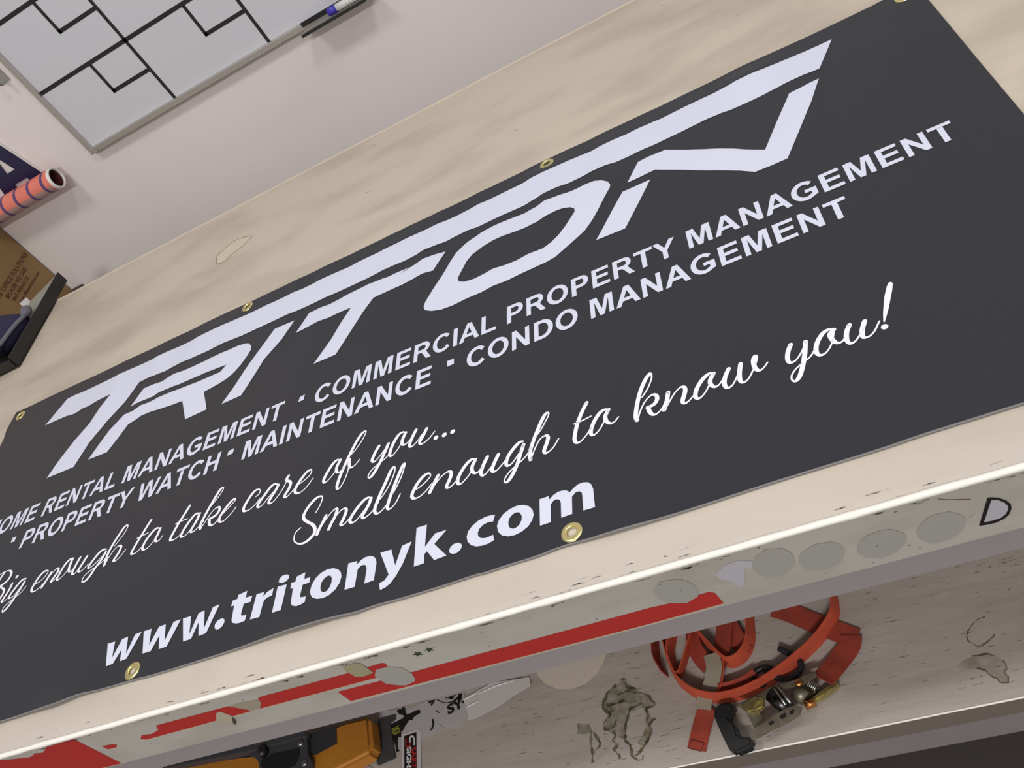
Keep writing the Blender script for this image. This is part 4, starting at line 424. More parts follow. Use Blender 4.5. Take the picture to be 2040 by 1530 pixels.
# thick painted bead along the front edge
rnd = random.Random(4)
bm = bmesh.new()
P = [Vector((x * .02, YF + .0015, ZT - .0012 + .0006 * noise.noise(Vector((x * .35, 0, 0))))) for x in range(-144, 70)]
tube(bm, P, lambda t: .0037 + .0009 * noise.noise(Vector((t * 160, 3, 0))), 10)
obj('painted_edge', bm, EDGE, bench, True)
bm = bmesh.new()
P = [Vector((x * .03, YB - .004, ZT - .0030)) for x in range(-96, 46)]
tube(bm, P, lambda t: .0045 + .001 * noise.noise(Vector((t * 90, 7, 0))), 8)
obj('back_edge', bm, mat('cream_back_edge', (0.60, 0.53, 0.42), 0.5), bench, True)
shelf = obj('lower_shelf', boxbm(-2.9, 1.4, YF + .001, 1.62, ZSH - .036, ZSH), SHELF, bench)
obj('shelf_edge', boxbm(-2.9, 1.4, YF - .001, YF + .001, ZSH - .0395, ZSH - .0005), SHELF_EDGE, bench)
bm = boxbm(-2.9, 1.4, YF - .001, YF + .038, ZSH - .095, ZSH - .0395)
obj('shelf_rail', bm, RAIL2, bench)
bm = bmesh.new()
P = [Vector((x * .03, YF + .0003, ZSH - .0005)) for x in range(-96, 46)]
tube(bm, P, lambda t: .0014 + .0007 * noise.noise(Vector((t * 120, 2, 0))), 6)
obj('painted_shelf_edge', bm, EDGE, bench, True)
for x in (-2.6, 1.1):
    for y in (YF + .05, 1.5):
        obj('leg', boxbm(x, x + .089, y, y + .089, 0, ZSH - .036), RAIL, bench)
        obj('leg', boxbm(x, x + .089, y, y + .089, ZSH, ZT - .03), RAIL, bench)


def on_apron(off):
    return lambda x, z: Vector((x, YF - .0005 - off, z))


def decal(name, loops, material, off, parent=apron):
    bm = bmesh.new()
    for l in loops:
        poly(bm, l, on_apron(off))
    return obj(name, bm, material, parent)


def grow(loop, dz):
    return [(x + .0002, z - dz) for x, z in loop]


for r_ in RED_:
    decal('glue_line', [[grow(r_, .0016)]], CREAM, .0001)
    decal('red_vinyl_remnant', [[r_]], RED, .0003)
for p_ in PATCH:
    decal('paint_patch', [[p_]], PATCHM, .0006)
decal('vinyl_scrap', [[LAV_]], LAV, .0005)
decal('bare_patch', [[BARE]], mat('bare_tan_board', (0.36, 0.31, 0.24), 0.6), .0004)
decal('bare_patch', [[TORN]], mat('torn_cream_board', (0.46, 0.41, 0.31), 0.6), .0006)
decal('gouge', [[HOLE]], mat('dark_gouge', (0.06, 0.05, 0.035), 0.9), .0007)
decal('tape_scrap', [[TAPE]], TAPEM, .0008)
decal('letter_outline', [[DOUT, DIN]], BLACK, .0006)
decal('letter_fill', [[DIN]], LAV, .0004)
for sx, sz in STARS:
    s = []
    for k in range(10):
        t = math.pi / 2 + k * math.pi / 5 + .1
        r_ = .0058 if k % 2 == 0 else .0025
        s.append((sx + r_ * 1.15 * math.cos(t), sz + r_ * math.sin(t)))
    decal('star_decal', [[s]], DGREEN, .0006)
bm = bmesh.new()
tube(bm, catmull([Vector((x, YF - .0006, z)) for x, z in HAIR], .004), .0004, 5)
obj('pencil_mark', bm, CARDINK, apron)
# chips along the upper edge of the board
bm = bmesh.new()
rnd = random.Random(11)
for k in range(46):
    x = rnd.uniform(-1.12, .12); w = rnd.uniform(.003, .02); hh = rnd.uniform(.001, .004); z = ZT - .0055 - rnd.uniform(0, .0015)
    poly(bm, [[(x, z), (x + w, z + .0003), (x + w * .7, z - hh), (x + w * .3, z - hh * .6)]], on_apron(.0005))
obj('edge_chips', bm, GRIME, apron)['kind'] = 'stuff'
bm = bmesh.new()
for k in range(60):
    x = rnd.uniform(-1.15, .12); z = rnd.uniform(.815, .89); w = rnd.uniform(.0008, .003)
    poly(bm, [[(x, z), (x + w, z + w * .2), (x + w * .7, z + w * .5), (x + w * .1, z + w * .4)]], on_apron(.0009))
obj('scuffs', bm, GRIME, apron)['kind'] = 'stuff'
# scratches and a paint chip on the bench top
bm = bmesh.new()
rnd = random.Random(3)
for k in range(34):
    x = rnd.uniform(-1.1, .15); y = YF + rnd.uniform(.005, .016); w = rnd.uniform(.004, .024)
    poly(bm, [[(x, y), (x + w, y + rnd.uniform(-.0015, .0015)), (x + w * .6, y + .0012)]], lambda a, b: Vector((a, b, ZT + .0003)))
for k in range(26):
    x = rnd.uniform(-1.5, .4); y = rnd.uniform(1.32, 1.66); w = rnd.uniform(.004, .02)
    poly(bm, [[(x, y), (x + w, y + rnd.uniform(-.002, .002)), (x + w * .6, y + .0009)]], lambda a, b: Vector((a, b, ZT + .0003)))
obj('scratches', bm, GRIME, bench)['kind'] = 'stuff'
chip = [(-1.104, 1.395), (-1.087, 1.432), (-1.060, 1.462), (-1.036, 1.477), (-1.030, 1.470), (-1.040, 1.445), (-1.062, 1.417), (-1.088, 1.391), (-1.100, 1.386)]
bm = bmesh.new()
poly(bm, [CHIP], lambda a, b: Vector((a, b, ZT + .0003)))
obj('paint_chip', bm, mat('pale_chipped_paint', (0.60, 0.53, 0.43), 0.5), bench)
bm = bmesh.new()
tube(bm, catmull([Vector((x, y, ZT + .0003)) for x, y in CHIP], .004, True), .0009, 5)
obj('chip_outline', bm, mat('chip_rim', (0.33, 0.27, 0.19), 0.6), bench)

# stains on the lower shelf
SHM = lambda a, b: Vector((a, b, ZSH + .0003))


def shelf_lines(name, lines, material, w, seed):
    bm = bmesh.new()
    for i, l in enumerate(lines):
        P = catmull([Vector((p[0], p[1], 0)) for p in l], .0015)
        prev = None
        for j, p in enumerate(P):
            d = (P[min(j + 1, len(P) - 1)] - P[max(j - 1, 0)])
            d = Vector((1, 0, 0)) if d.length < 1e-9 else d.normalized()
            n_ = Vector((-d.y, d.x, 0))
            ww = w * (.7 + .9 * noise.noise(p * 120 + Vector((seed, i, 0)))) + .0002
            jit = n_ * (.0012 * noise.noise(p * 260 + Vector((0, seed, i))))
            a = bm.verts.new(SHM(*(p + jit + n_ * ww).xy)); b = bm.verts.new(SHM(*(p + jit - n_ * ww).xy))
            if prev:
                bm.faces.new((prev[0], prev[1], b, a))
            prev = (a, b)
    return obj(name, bm, material, shelf)


bm = bmesh.new()
for l in OLIVE_:
    poly(bm, [l], SHM)
obj('stain_wash', bm, OLIVE, shelf)
shelf_lines('stain_ring', STAINS, STAIN, .0021, 1)
bm = bmesh.new()
poly(bm, [STAIN2[0]], SHM)
obj('stain_wash', bm, BROWNW, shelf)
shelf_lines('stain_ring', STAIN2L, STAIN, .0010, 5)
bm = bmesh.new()
c0 = [(CIRC[0][0], CIRC[0][1] + .05)] + CIRC + [(CIRC[-1][0] + .01, CIRC[-1][1] + .05)]
poly(bm, [c0], lambda a, b: Vector((a, b, ZSH + .0004)))
obj('paint_patch', bm, mat('smooth_cream_paint', (0.60, 0.53, 0.44), 0.5), shelf)
# splits in the plywood grain
bm = bmesh.new()
rnd = random.Random(8)
for k in range(620):
    x = rnd.uniform(-.75, .16); y = rnd.uniform(YF + .01, .86); w = rnd.uniform(.003, .022) * (1.0 if rnd.random() < .9 else 2.2)
    q = rnd.uniform(.0002, .0007)
    poly(bm, [[(x, y), (x + w * .5, y - q), (x + w, y + rnd.uniform(-.002, .002)), (x + w * .5, y + q)]], lambda a, b: Vector((a, b, ZSH + .0002)))
obj('grain_splits', bm, alpha_mat('dark_grain_split', (0.17, 0.14, 0.11), 0.8, 0.35, 0.55, 150, 0.75), shelf)['kind'] = 'stuff'

# ---------------------------------------------------------------- the banner
CA, SA = math.cos(BA), math.sin(BA)
U0, DU = -1.55, .02
VT_, VB_ = 1.235, 1.174


def sm(t):
    t = min(max(t, 0), 1)
    return t * t * (3 - 2 * t)


def hgt(u, v):
    i = min(max((u - U0) / DU, 0), len(HT) - 1.001)
    k = int(i); t = sm(i - k)
    ht = (HT[k] * (1 - t) + HT[k + 1] * t) * .001
    hb = (HB[k] * (1 - t) + HB[k + 1] * t) * .001
    if v > VT_: a = ht * (1 - .55 * sm((v - VT_) / .036))
    elif v > VB_:
        s = (v - VB_) / (VT_ - VB_); a = hb * (1 - s) + ht * s
    else: a = hb * sm(1 - (VB_ - v) / .16)
    for uc, w, A in LIFT:
        a += A * math.exp(-((u - uc) / w) ** 2) * math.exp(-max(v - .525, 0) / .03)
    # soft slack folds
    a += .0006 * (1 + noise.noise(Vector((u * 6.0 + v * 2.6, v * 3.0 - u * 1.2, 0)))) * (1 + 3.2 * sm((-.85 - u) / .5))
    return a


def bpos(u, v, off=0.0):
    return Vector((CA * u - SA * v, SA * u + CA * v, ZS + hgt(u, v) + off))


def drape(bm, off, gu=.007, gv=.02, cut_v=True):
    """cut a flat mesh in (u, v, 0) along a grid and lay it on the banner's surface"""
    if bm.verts:
        us = [v.co.x for v in bm.verts]; vs = [v.co.y for v in bm.verts]
        a, b = int(min(us) / gu) - 1, int(max(us) / gu) + 1
        for k in range(a, b + 1):
            bmesh.ops.bisect_plane(bm, geom=bm.verts[:] + bm.edges[:] + bm.faces[:], plane_co=(k * gu, 0, 0), plane_no=(1, 0, 0), dist=1e-6)
        if cut_v:
            a, b = int(min(vs) / gv) - 1, int(max(vs) / gv) + 1
            for k in range(a, b + 1):
                bmesh.ops.bisect_plane(bm, geom=bm.verts[:] + bm.edges[:] + bm.faces[:], plane_co=(0, k * gv, 0), plane_no=(0, 1, 0), dist=1e-6)
        for v in bm.verts:
            v.co = bpos(v.co.x, v.co.y, off)


flat = lambda a, b: Vector((a, b, 0))
banner = thing('banner', 'large charcoal vinyl banner with white lettering lying on the workbench', 'banner', (-.6, .9, ZT))
bot = sorted(BBOT)
outline = [(-1.545, .530), (-1.35, .5285)] + [tuple(p) for p in bot] + [(.274, .528), (.2735, .75)] + [tuple(p) for p in reversed(BR)] + [(.272, 1.262), (.266, 1.2705)]
outline += [(x / 100.0, 1.2715) for x in range(20, -151, -10)] + [(-1.534, 1.2725)] + [tuple(p) for p in BLEFT] + [(-1.533, 1.0), (-1.538, .75)]


def circle(cx, cy, r, n=20):
    return [(cx + r * math.cos(2 * math.pi * k / n), cy + r * math.sin(2 * math.pi * k / n)) for k in range(n)]


bm = bmesh.new()
poly(bm, [outline] + [circle(x, y, .0062) for x, y in GROM], flat)
drape(bm, 0.0)
o = obj('sheet', bm, BANNER, banner, True)
so = o.modifiers.new('thickness', 'SOLIDIFY'); so.thickness = .0009; so.offset = -1 if o.data.polygons[0].normal.z > 0 else 1

bm = bmesh.new()
E_ = [p for p in outline if p[1] < .60 and p[0] < .27]
P = [bpos(p.x, p.y + .0004, .0003) for p in catmull([Vector((q[0], q[1], 0)) for q in E_], .008)]
tube(bm, P, lambda t: .0010 + .0002 * noise.noise(Vector((t * 200, 0, 0))), 6)
obj('hem_edge', bm, HEM, banner)

for gx, gy in GROM:
    bm = bmesh.new()
    prof_ = [(.0060, -.0008), (.0062, .0012), (.0072, .0020), (.0086, .0014), (.0096, .0017), (.0112, .0012), (.0122, .0003)]
    c_ = bpos(gx, gy)
    rings = []
    for r_, z_ in prof_:
        rings.append([bm.verts.new(c_ + Vector((r_ * math.cos(2 * math.pi * k / 28), r_ * math.sin(2 * math.pi * k / 28), z_))) for k in range(28)])
    for q, w in zip(rings, rings[1:]):
        for k in range(28):
            bm.faces.new((q[k], q[(k + 1) % 28], w[(k + 1) % 28], w[k]))
    g = obj('grommet', bm, BRASS, banner, True)

INK = .0005
bm = bmesh.new()
for l in LOGO:
    b2 = bmesh.new(); poly(b2, l, flat); drape(b2, INK)
    me = bpy.data.meshes.new('t'); b2.to_mesh(me); b2.free(); bm.from_mesh(me); bpy.data.meshes.remove(me)
g = obj('logo_lettering', bm, WHITE_INK, banner, True)
g['label'] = 'big white slanted company name with one long top bar'
bm = bmesh.new()
for l in URL:
    poly(bm, l, flat)
drape(bm, INK, .02, .02)
g = obj('website_lettering', bm, WHITE_INK, banner, True)
g['label'] = 'bold white slanted web address'


# plain bold capitals for the two lines of services; units of 1/716 of the cap height
def arc(cx, cy, rx_, ry_, a0, a1, n=14):
    return [(cx + rx_ * math.cos(R(a0 + (a1 - a0) * k / n)), cy + ry_ * math.sin(R(a0 + (a1 - a0) * k / n))) for k in range(n + 1)]


def rect(x0, y0, x1, y1):
    return [(x0, y0), (x1, y0), (x1, y1), (x0, y1)]


G = {
    'H': (722, [[[(73, 0), (73, 716), (218, 716), (218, 434), (504, 434), (504, 716), (649, 716), (649, 0), (504, 0), (504, 313), (218, 313), (218, 0)]]]),
    'I': (278, [[rect(68, 0, 213, 716)]]),
    'L': (611, [[[(73, 0), (73, 716), (218, 716), (218, 121), (578, 121), (578, 0)]]]),
    'T': (611, [[[(233, 0), (233, 595), (21, 595), (21, 716), (590, 716), (590, 595), (378, 595), (378, 0)]]]),
    'E': (667, [[[(73, 0), (73, 716), (604, 716), (604, 595), (218, 595), (218, 436), (577, 436), (577, 315), (218, 315), (218, 121), (617, 121), (617, 0)]]]),
    'M': (833, [[[(71, 0), (71, 716), (287, 716), (417, 228), (545, 716), (762, 716), (762, 0), (628, 0), (628, 564), (486, 0), (347, 0), (205, 564), (205, 0)]]]),
    'N': (722, [[[(73, 0), (73, 716), (214, 716), (507, 238), (507, 716), (641, 716), (641, 0), (496, 0), (208, 467), (208, 0)]]]),
    'A': (722, [[[(0, 0), (279, 716), (432, 716), (718, 0), (561, 0), (498, 163), (212, 163), (153, 0)], [(257, 284), (354, 546), (453, 284)]]]),
    'W': (944, [[[(176, 0), (5, 716), (153, 716), (261, 224), (392, 716), (564, 716), (690, 216), (800, 716), (946, 716), (772, 0), (618, 0), (475, 535), (333, 0)]]]),
    'Y': (667, [[[(261, 0), (261, 301), (-1, 716), (168, 716), (336, 433), (501, 716), (667, 716), (405, 302), (405, 0)]]]),
    'P': (667, [[[(73, 0), (73, 716)] + arc(400, 493, 222, 223, 90, -90) + [(218, 270), (218, 0)], [(218, 595)] + arc(385, 493, 86, 102, 90, -90) + [(218, 391)]]]),
    'R': (722, [[[(73, 0), (73, 716)] + arc(432, 512, 208, 204, 90, -62) + [(566, 236), (717, 0), (543, 0), (406, 220), (360, 282), (310, 299), (218, 299), (218, 0)], [(218, 595)] + arc(418, 504, 72, 91, 90, -90) + [(218, 413)]]]),
    'O': (778, [[arc(389, 358, 346, 370, 0, 350, 30), arc(389, 358, 197, 246, 0, 350, 30)]]),
    'C': (722, [[arc(392, 358, 345, 370, 42, 322, 28) + arc(392, 358, 197, 246, 326, 38, 24)]]),
    'G': (778, [[arc(398, 358, 352, 370, 44, 300, 26) + [(712, 95), (712, 385), (399, 385), (399, 264), (566, 264), (566, 168)] + arc(398, 358, 202, 246, 305, 42, 22)]]),
    'D': (722, [[[(73, 0), (73, 716)] + arc(337, 358, 343, 358, 90, -90, 20), [(218, 595)] + arc(325, 358, 204, 237, 90, -90, 18) + [(218, 121)]]]),
    ' ': (278, []),
    '*': (350, []),
}


def type_line(bm, text, anchors, v0, vh):
    def um(x):
        for (x0, u0), (x1, u1) in zip(anchors, anchors[1:]):
            if x <= x1:
                break
        return u0 + (u1 - u0) * (x - x0) / (x1 - x0)
    pen = 0
    for ch in text:
        w, shapes = G[ch]
        for loops in shapes:
            poly(bm, [[(um(pen + x), v0 + y / 716.0 * vh) for x, y in l] for l in loops], flat)
        pen += w


for no in (0, 1):
  bm = bmesh.new()
  if no == 0:
    type_line(bm, 'HOME RENTAL MANAGEMENT * COMMERCIAL PROPERTY MANAGEMENT',
          [(0, -1.4212), (2406, -1.3184), (6795, -1.1308), (7682, -1.0931), (14887, -.7653), (15839, -.7065), (21139, -.4654), (23033, -.3797), (35638, .1918)], .9106, .0366)
  else:
    type_line(bm, '* PROPERTY WATCH * MAINTENANCE * CONDO MANAGEMENT',
          [(0, -1.3326), (701, -1.3007), (11105, -.8285), (17828, -.5228), (18372, -.498), (19373, -.4418), (21623, -.3394), (30227, .0543)], .8538, .0366)
  for q in (BULL[:1] if no == 0 else BULL[1:]):
    poly(bm, [q], flat)
  drape(bm, INK, .02, .02)
  g = obj('services_lettering', bm, WHITE_INK, banner, True)
  g['label'] = 'upper line of white capitals naming services' if no == 0 else 'lower line of white capitals naming services'

# pen-written slogan: thick on the down stroke, thin on the up stroke
bm = bmesh.new()


def pen(P):
    P = catmull([Vector((p[0], p[1], 0)) for p in P], .0022)
    n = len(P)
    W = []
    for i in range(n):
        d = P[min(i + 1, n - 1)] - P[max(i - 1, 0)]
        L = d.length or 1e-9
        dn = (-d.y * .93 - d.x * .25) / L
        W.append(.0010 + .0016 * sm((dn + .25) / 1.1))
    for _ in range(3):
        W = [(W[max(i - 1, 0)] + W[i] * 2 + W[min(i + 1, n - 1)]) / 4 for i in range(n)]
    prev = None
    for i in range(n):
        d = (P[min(i + 1, n - 1)] - P[max(i - 1, 0)])
        d = Vector((0, -1, 0)) if d.length < 1e-9 else d.normalized()
        nn = Vector((-d.y, d.x, 0))
        a = bm.verts.new(P[i] + nn * W[i]); b = bm.verts.new(P[i] - nn * W[i])
        if prev:
            bm.faces.new((prev[0], prev[1], b, a))
        prev = (a, b)
        if i in (0, n - 1):
            poly(bm, [circle(P[i].x, P[i].y, W[i] * .98, 10)], flat)


for s in STROKES:
    pen(s)
poly(bm, [BANG], flat)
for i, (x, y) in enumerate(SDOTS):
    poly(bm, [circle(x, y, .0036 if i else .0034, 14)], flat)
for v in bm.verts:
    v.co = bpos(v.co.x, v.co.y, INK)
g = obj('slogan_lettering', bm, SCRIPT_INK, banner, True)
g['label'] = 'white handwritten style slogan in two lines'

# ---------------------------------------------------------------- whiteboard on the wall
wb = thing('whiteboard', 'white dry erase board with black tape grid in an aluminium frame on the wall', 'whiteboard', (-.4, YW, 1.09))
XL, XR, ZL, ZH = -1.438, .75, 1.0968, 2.0
obj('panel', boxbm(XL - .006, XR + .006, YW - .012, YW - .002, ZL - .006, ZH + .006), BOARD, wb)
obj('frame_rail', boxbm(XL - .012, XR + .012, YW - .021, YW - .001, ZL - .0145, ZL, bev=.0015), ALU, wb)
obj('frame_rail', boxbm(XL - .012, XR + .012, YW - .021, YW - .001, ZH, ZH + .0145, bev=.0015), ALU, wb)
obj('frame_stile', boxbm(XL - .013, XL, YW - .0205, YW - .001, ZL - .0145, ZH + .0145, bev=.0015), ALU, wb)
obj('frame_stile', boxbm(XR, XR + .013, YW - .0205, YW - .001, ZL - .0145, ZH + .0145, bev=.0015), ALU, wb)
bm = bmesh.new()
cyl(bm, (-1.4255, YW - .0208, 1.0885), (-1.4255, YW - .0226, 1.0885), .0030, .0024, 14)
obj('screw', bm, STEEL, wb)
bm = bmesh.new()
yt = YW - .0127
for k in range(7):
    x = -1.1705 + .2800 * k
    if x < XR: box(bm, x - .0040, x + .0040, yt, yt + .0006, ZL, ZH)
for k in range(5):
    z = 1.2525 + .1588 * k
    if z < ZH: box(bm, XL, XR, yt, yt + .0006, z - .0046, z + .0046)
    for j in range(7):
        x = -1.1705 + .28 * j
        if z < ZH and x < XR:
            box(bm, x - .1158, x - .1080, yt, yt + .0006, z - .0800, z - .0040)
            box(bm, x - .1158, x - .0040, yt, yt + .0006, z - .0800, z - .0712)
obj('grid_tape', bm, BLACK, wb)

tr = thing('marker_tray', 'slim black marker tray hung on the bottom rail of the whiteboard', 'tray', (-.72, YW - .03, 1.08))
TX0, TX1 = -.7995, -.632
obj('back_strip', boxbm(TX0, TX1, YW - .0250, YW - .0212, 1.0895, 1.0995), BLACKP, tr)
obj('tray_floor', boxbm(TX0 + .002, TX1, YW - .054, YW - .0212, 1.0815, 1.0838), mat('grey_tray_floor', (0.30, 0.27, 0.25), 0.5), tr)
obj('front_lip', boxbm(TX0 - .001, TX1, YW - .058, YW - .053, 1.0795, 1.0862, bev=.001), BLACKP, tr)
mk = thing('marker', 'blue capped white dry erase marker lying in the black tray', 'marker', (-.68, YW - .035, 1.084))
bm = bmesh.new(); cyl(bm, (-.7260, YW - .036, 1.0925), (-.7040, YW - .036, 1.0925), .0080, .0085, 20)
obj('cap', bm, BLUEP, mk, True)
bm = bmesh.new(); cyl(bm, (-.7040, YW - .036, 1.0925), (-.640, YW - .036, 1.0925), .0082, .0082, 20)
obj('barrel', bm, WHITEP, mk, True)
bm = bmesh.new()
for k in range(3):
    cyl(bm, (-.678 + k * .008, YW - .0362, 1.0925), (-.6768 + k * .008, YW - .0362, 1.0925), .0084, .0084, 20, False)
obj('printed_band', bm, GREYP, mk)

hk = thing('wall_hook', 'small metal hook on the wall left of the whiteboard', 'hook', (-1.495, YW, 1.325))
bm = boxbm(-1.506, -1.4785, YW - .004, YW - .0005, 1.310, 1.345, bev=.001)
obj('plate', bm, STEEL, hk)
bm = bmesh.new()
tube(bm, catmull([Vector(p) for p in ((-1.488, YW - .002, 1.336), (-1.488, YW - .02, 1.335), (-1.488, YW - .031, 1.326), (-1.488, YW - .03, 1.316), (-1.488, YW - .022, 1.312))], .003), .0035, 10)
obj('hook_arm', bm, STEEL, hk, True)

# ---------------------------------------------------------------- letter on the wall, roll, carton
la = thing('sign_letter', 'navy blue slab letter A standing against the wall above the carton', 'letter', (-1.679, YW - .004, 1.10))
cx_ = -1.679
Aout = [(cx_ - .0685, 1.1003), (cx_ - .017, 1.290), (cx_ + .017, 1.290), (cx_ + .0685, 1.1003), (cx_ + .026, 1.1003), (cx_ + .0225, 1.1113), (cx_ - .0225, 1.1113), (cx_ - .026, 1.1003)]
Ahole = [(cx_ - .0152, 1.1412), (cx_, 1.198), (cx_ + .0165, 1.1412)]
bm = bmesh.new()
poly(bm, [Aout, Ahole], lambda a, b: Vector((a, YW - .006, b)))
r_ = bmesh.ops.extrude_face_region(bm, geom=bm.faces[:])
for v in [g for g in r_['geom'] if isinstance(g, bmesh.types.BMVert)]:
    v.co.y = YW - .0015
obj('letter_face', bm, NAVY, la)
bm = bmesh.new()
for (a, b), (c, d) in (((cx_ + .0685, 1.1003), (cx_ + .017, 1.290)),):
    box(bm, 0, 1, 0, 1, 0, 1, M=Matrix(((c - a, 0, .0022, a + .0006), (0, .004, 0, YW - .0058), (d - b, 0, 0.0004, b), (0, 0, 0, 1))))
obj('white_outline', bm, WHITEP, la)

roll = thing('vinyl_roll', 'coral vinyl roll with navy stripes lying on the carton by the wall', 'roll', (-1.9, 1.9, 1.06))
RC = Vector((0, 1.905, 1.0855)); rr = .0265
bm = bmesh.new(); cyl(bm, (-2.35, RC.y, RC.z), (-1.5605, RC.y, RC.z), rr, rr, 40, False)
obj('vinyl_wrap', bm, CORAL, roll, True)
bm = bmesh.new()
for k in range(16):
    x = -1.574 - k * .047
    ring = []
    n = 40
    for j in range(n + 1):
        t = 2 * math.pi * j / n
        ring.append((bm.verts.new((x - .0085 + .008 * math.cos(t), RC.y + (rr + .0003) * math.cos(t), RC.z + (rr + .0003) * math.sin(t))), bm.verts.new((x + .008 * math.cos(t), RC.y + (rr + .0003) * math.cos(t), RC.z + (rr + .0003) * math.sin(t)))))
    for q, w in zip(ring, ring[1:]):
        bm.faces.new((q[0], q[1], w[1], w[0]))
obj('printed_stripes', bm, CORALD, roll)
bm = bmesh.new()
rings = []
for r_, x in ((rr, -1.564), (rr + .0004, -1.5565), (rr - .003, -1.5560), (.0228, -1.5562), (.0222, -1.562)):
    rings.append([bm.verts.new((x, RC.y + r_ * math.cos(2 * math.pi * k / 40), RC.z + r_ * math.sin(2 * math.pi * k / 40))) for k in range(40)])
for q, w in zip(rings[:4], rings[1:5]):
    for k in range(40):
        bm.faces.new((q[k], q[(k + 1) % 40], w[(k + 1) % 40], w[k]))
obj('paper_end', bm, WHITEP, roll, True)
bm = bmesh.new(); cyl(bm, (-2.34, RC.y, RC.z), (-1.5600, RC.y, RC.z), .0223, .0223, 32, False)
obj('core', bm, MAROON, roll, True)
# loose flap hanging off the front of the roll
bm = bmesh.new()
prev = None
for k in range(9):
    t = k / 8
    y = RC.y - rr * math.cos(t * 1.5 + .10) - .0001; z = RC.z - rr * math.sin(t * 1.5 + .10) - t * .0002
    a = bm.verts.new((-2.33, y, z)); b = bm.verts.new((-1.568, y, z))
    if prev: bm.faces.new((prev[0], prev[1], b, a))
    prev = (a, b)
obj('loose_edge', bm, mat('pale_backing', (0.42, 0.27, 0.25), 0.5), roll, True)

bx = thing('cardboard_carton', 'brown cardboard carton with printed office supply lettering behind the bench', 'box', (-2.08, 1.82, .74))
XB = -1.842
obj('carton_body', boxbm(-2.30, XB, 1.697, 1.945, .740, 1.058, bev=.002), CARD, bx)


def text_on_x(s, y0, y1, z, size, material, parent, name):
    c = bpy.data.curves.new('t', 'FONT')
    c.body = s; c.size = 1.0
    c.offset = .02
    t = bpy.data.objects.new('t', c)
    COL.objects.link(t)
    dg = bpy.context.evaluated_depsgraph_get()
    me = bpy.data.meshes.new_from_object(t.evaluated_get(dg))
    bpy.data.objects.remove(t); bpy.data.curves.remove(c)
    xs = [v.co.x for v in me.vertices]
    k = (y1 - y0) / (max(xs) - min(xs)); x0 = min(xs)
    bm = bmesh.new(); bm.from_mesh(me); bpy.data.meshes.remove(me)
    for v in bm.verts:
        v.co = Vector((XB + .0006, y0 + (v.co.x - x0) * k, z + v.co.y * size))
    return obj(name, bm, material, parent)


def flat_text(s, org, ux, uy, width, size, material, parent, name, offset=.012, zoff=0.0):
    """lettering laid on a flat surface; ux, uy are the text's right and up"""
    c = bpy.data.curves.new('t', 'FONT')
    c.body = s; c.size = 1.0; c.offset = offset
    t = bpy.data.objects.new('t', c)
    COL.objects.link(t)
    dg = bpy.context.evaluated_depsgraph_get()
    me = bpy.data.meshes.new_from_object(t.evaluated_get(dg))
    bpy.data.objects.remove(t); bpy.data.curves.remove(c)
    xs = [v.co.x for v in me.vertices]
    x0 = min(xs); k = width / (max(xs) - x0)
    bm = bmesh.new(); bm.from_mesh(me); bpy.data.meshes.remove(me)
    o_, X, Y = Vector(org), Vector(ux).normalized(), Vector(uy).normalized()
    for v in bm.verts:
        v.co = o_ + X * ((v.co.x - x0) * k) + Y * (v.co.y * size) + Vector((0, 0, zoff))
    return obj(name, bm, material, parent)


text_on_x('CARE OFFICE SOLUTIONS', 1.728, 1.9365, .9455, .0180, CARDINK, bx, 'printed_lettering')
text_on_x('BECAUSE WE CARE', 1.768, 1.894, .9275, .0165, CARDINK, bx, 'printed_lettering')
text_on_x('867-920-0116', 1.776, 1.873, .9115, .0140, CARDINK, bx, 'printed_lettering')
text_on_x('www.officesolutions.com', 1.780, 1.915, .8960, .0120, CARDINK, bx, 'printed_lettering')

o = obj('foam_block', boxbm(-1.836, -1.797, 1.87, 1.945, .740, .802, bev=.003), FOAM)
tag(o, 'small dark foam block wedged beside the carton against the wall', 'block')

# ---------------------------------------------------------------- black tray with a navy pouch on the bench
ty = thing('desk_tray', 'shallow black plastic tray at the back left end of the workbench', 'tray', (-1.80, 1.60, ZT))
x0, x1, y0, y1 = -1.834, -1.649, 1.447, 1.758
obj('tray_base', boxbm(x0, x1, y0, 1.672, ZT + .0025, ZT + .005), BLACKP, ty)
obj('tray_wall', boxbm(x1 - .005, x1, y0 + .004, y1, ZT + .0025, ZT + .033, bev=.0015), BLACKP, ty)
obj('tray_wall', boxbm(x0, x0 + .005, y0 + .004, 1.672, ZT + .0025, ZT + .033, bev=.0015), BLACKP, ty)
obj('tray_wall', boxbm(x0 + .004, x1 - .008, y0, y0 + .005, ZT + .0025, ZT + .025, bev=.0015), BLACKP, ty)
bm = prism(TSHEET, lambda a, b: Vector((a, b, ZT + .0290)), (0, 0, -.0015))
o = obj('card_sheet', bm, PALEG)
tag(o, 'pale grey green card lying along the right side of the black tray', 'card')
bm = boxbm(-.011, .011, -.0008, .0008, 0, .032, M=Matrix.Translation((-1.735, 1.690, ZT + .0045)) @ Matrix.Rotation(R(35), 4, 'Z') @ Matrix.Rotation(R(-20), 4, 'X'))
o = obj('white_card', bm, PAPER)
tag(o, 'small white card standing up in the black tray behind the navy pouch', 'card')

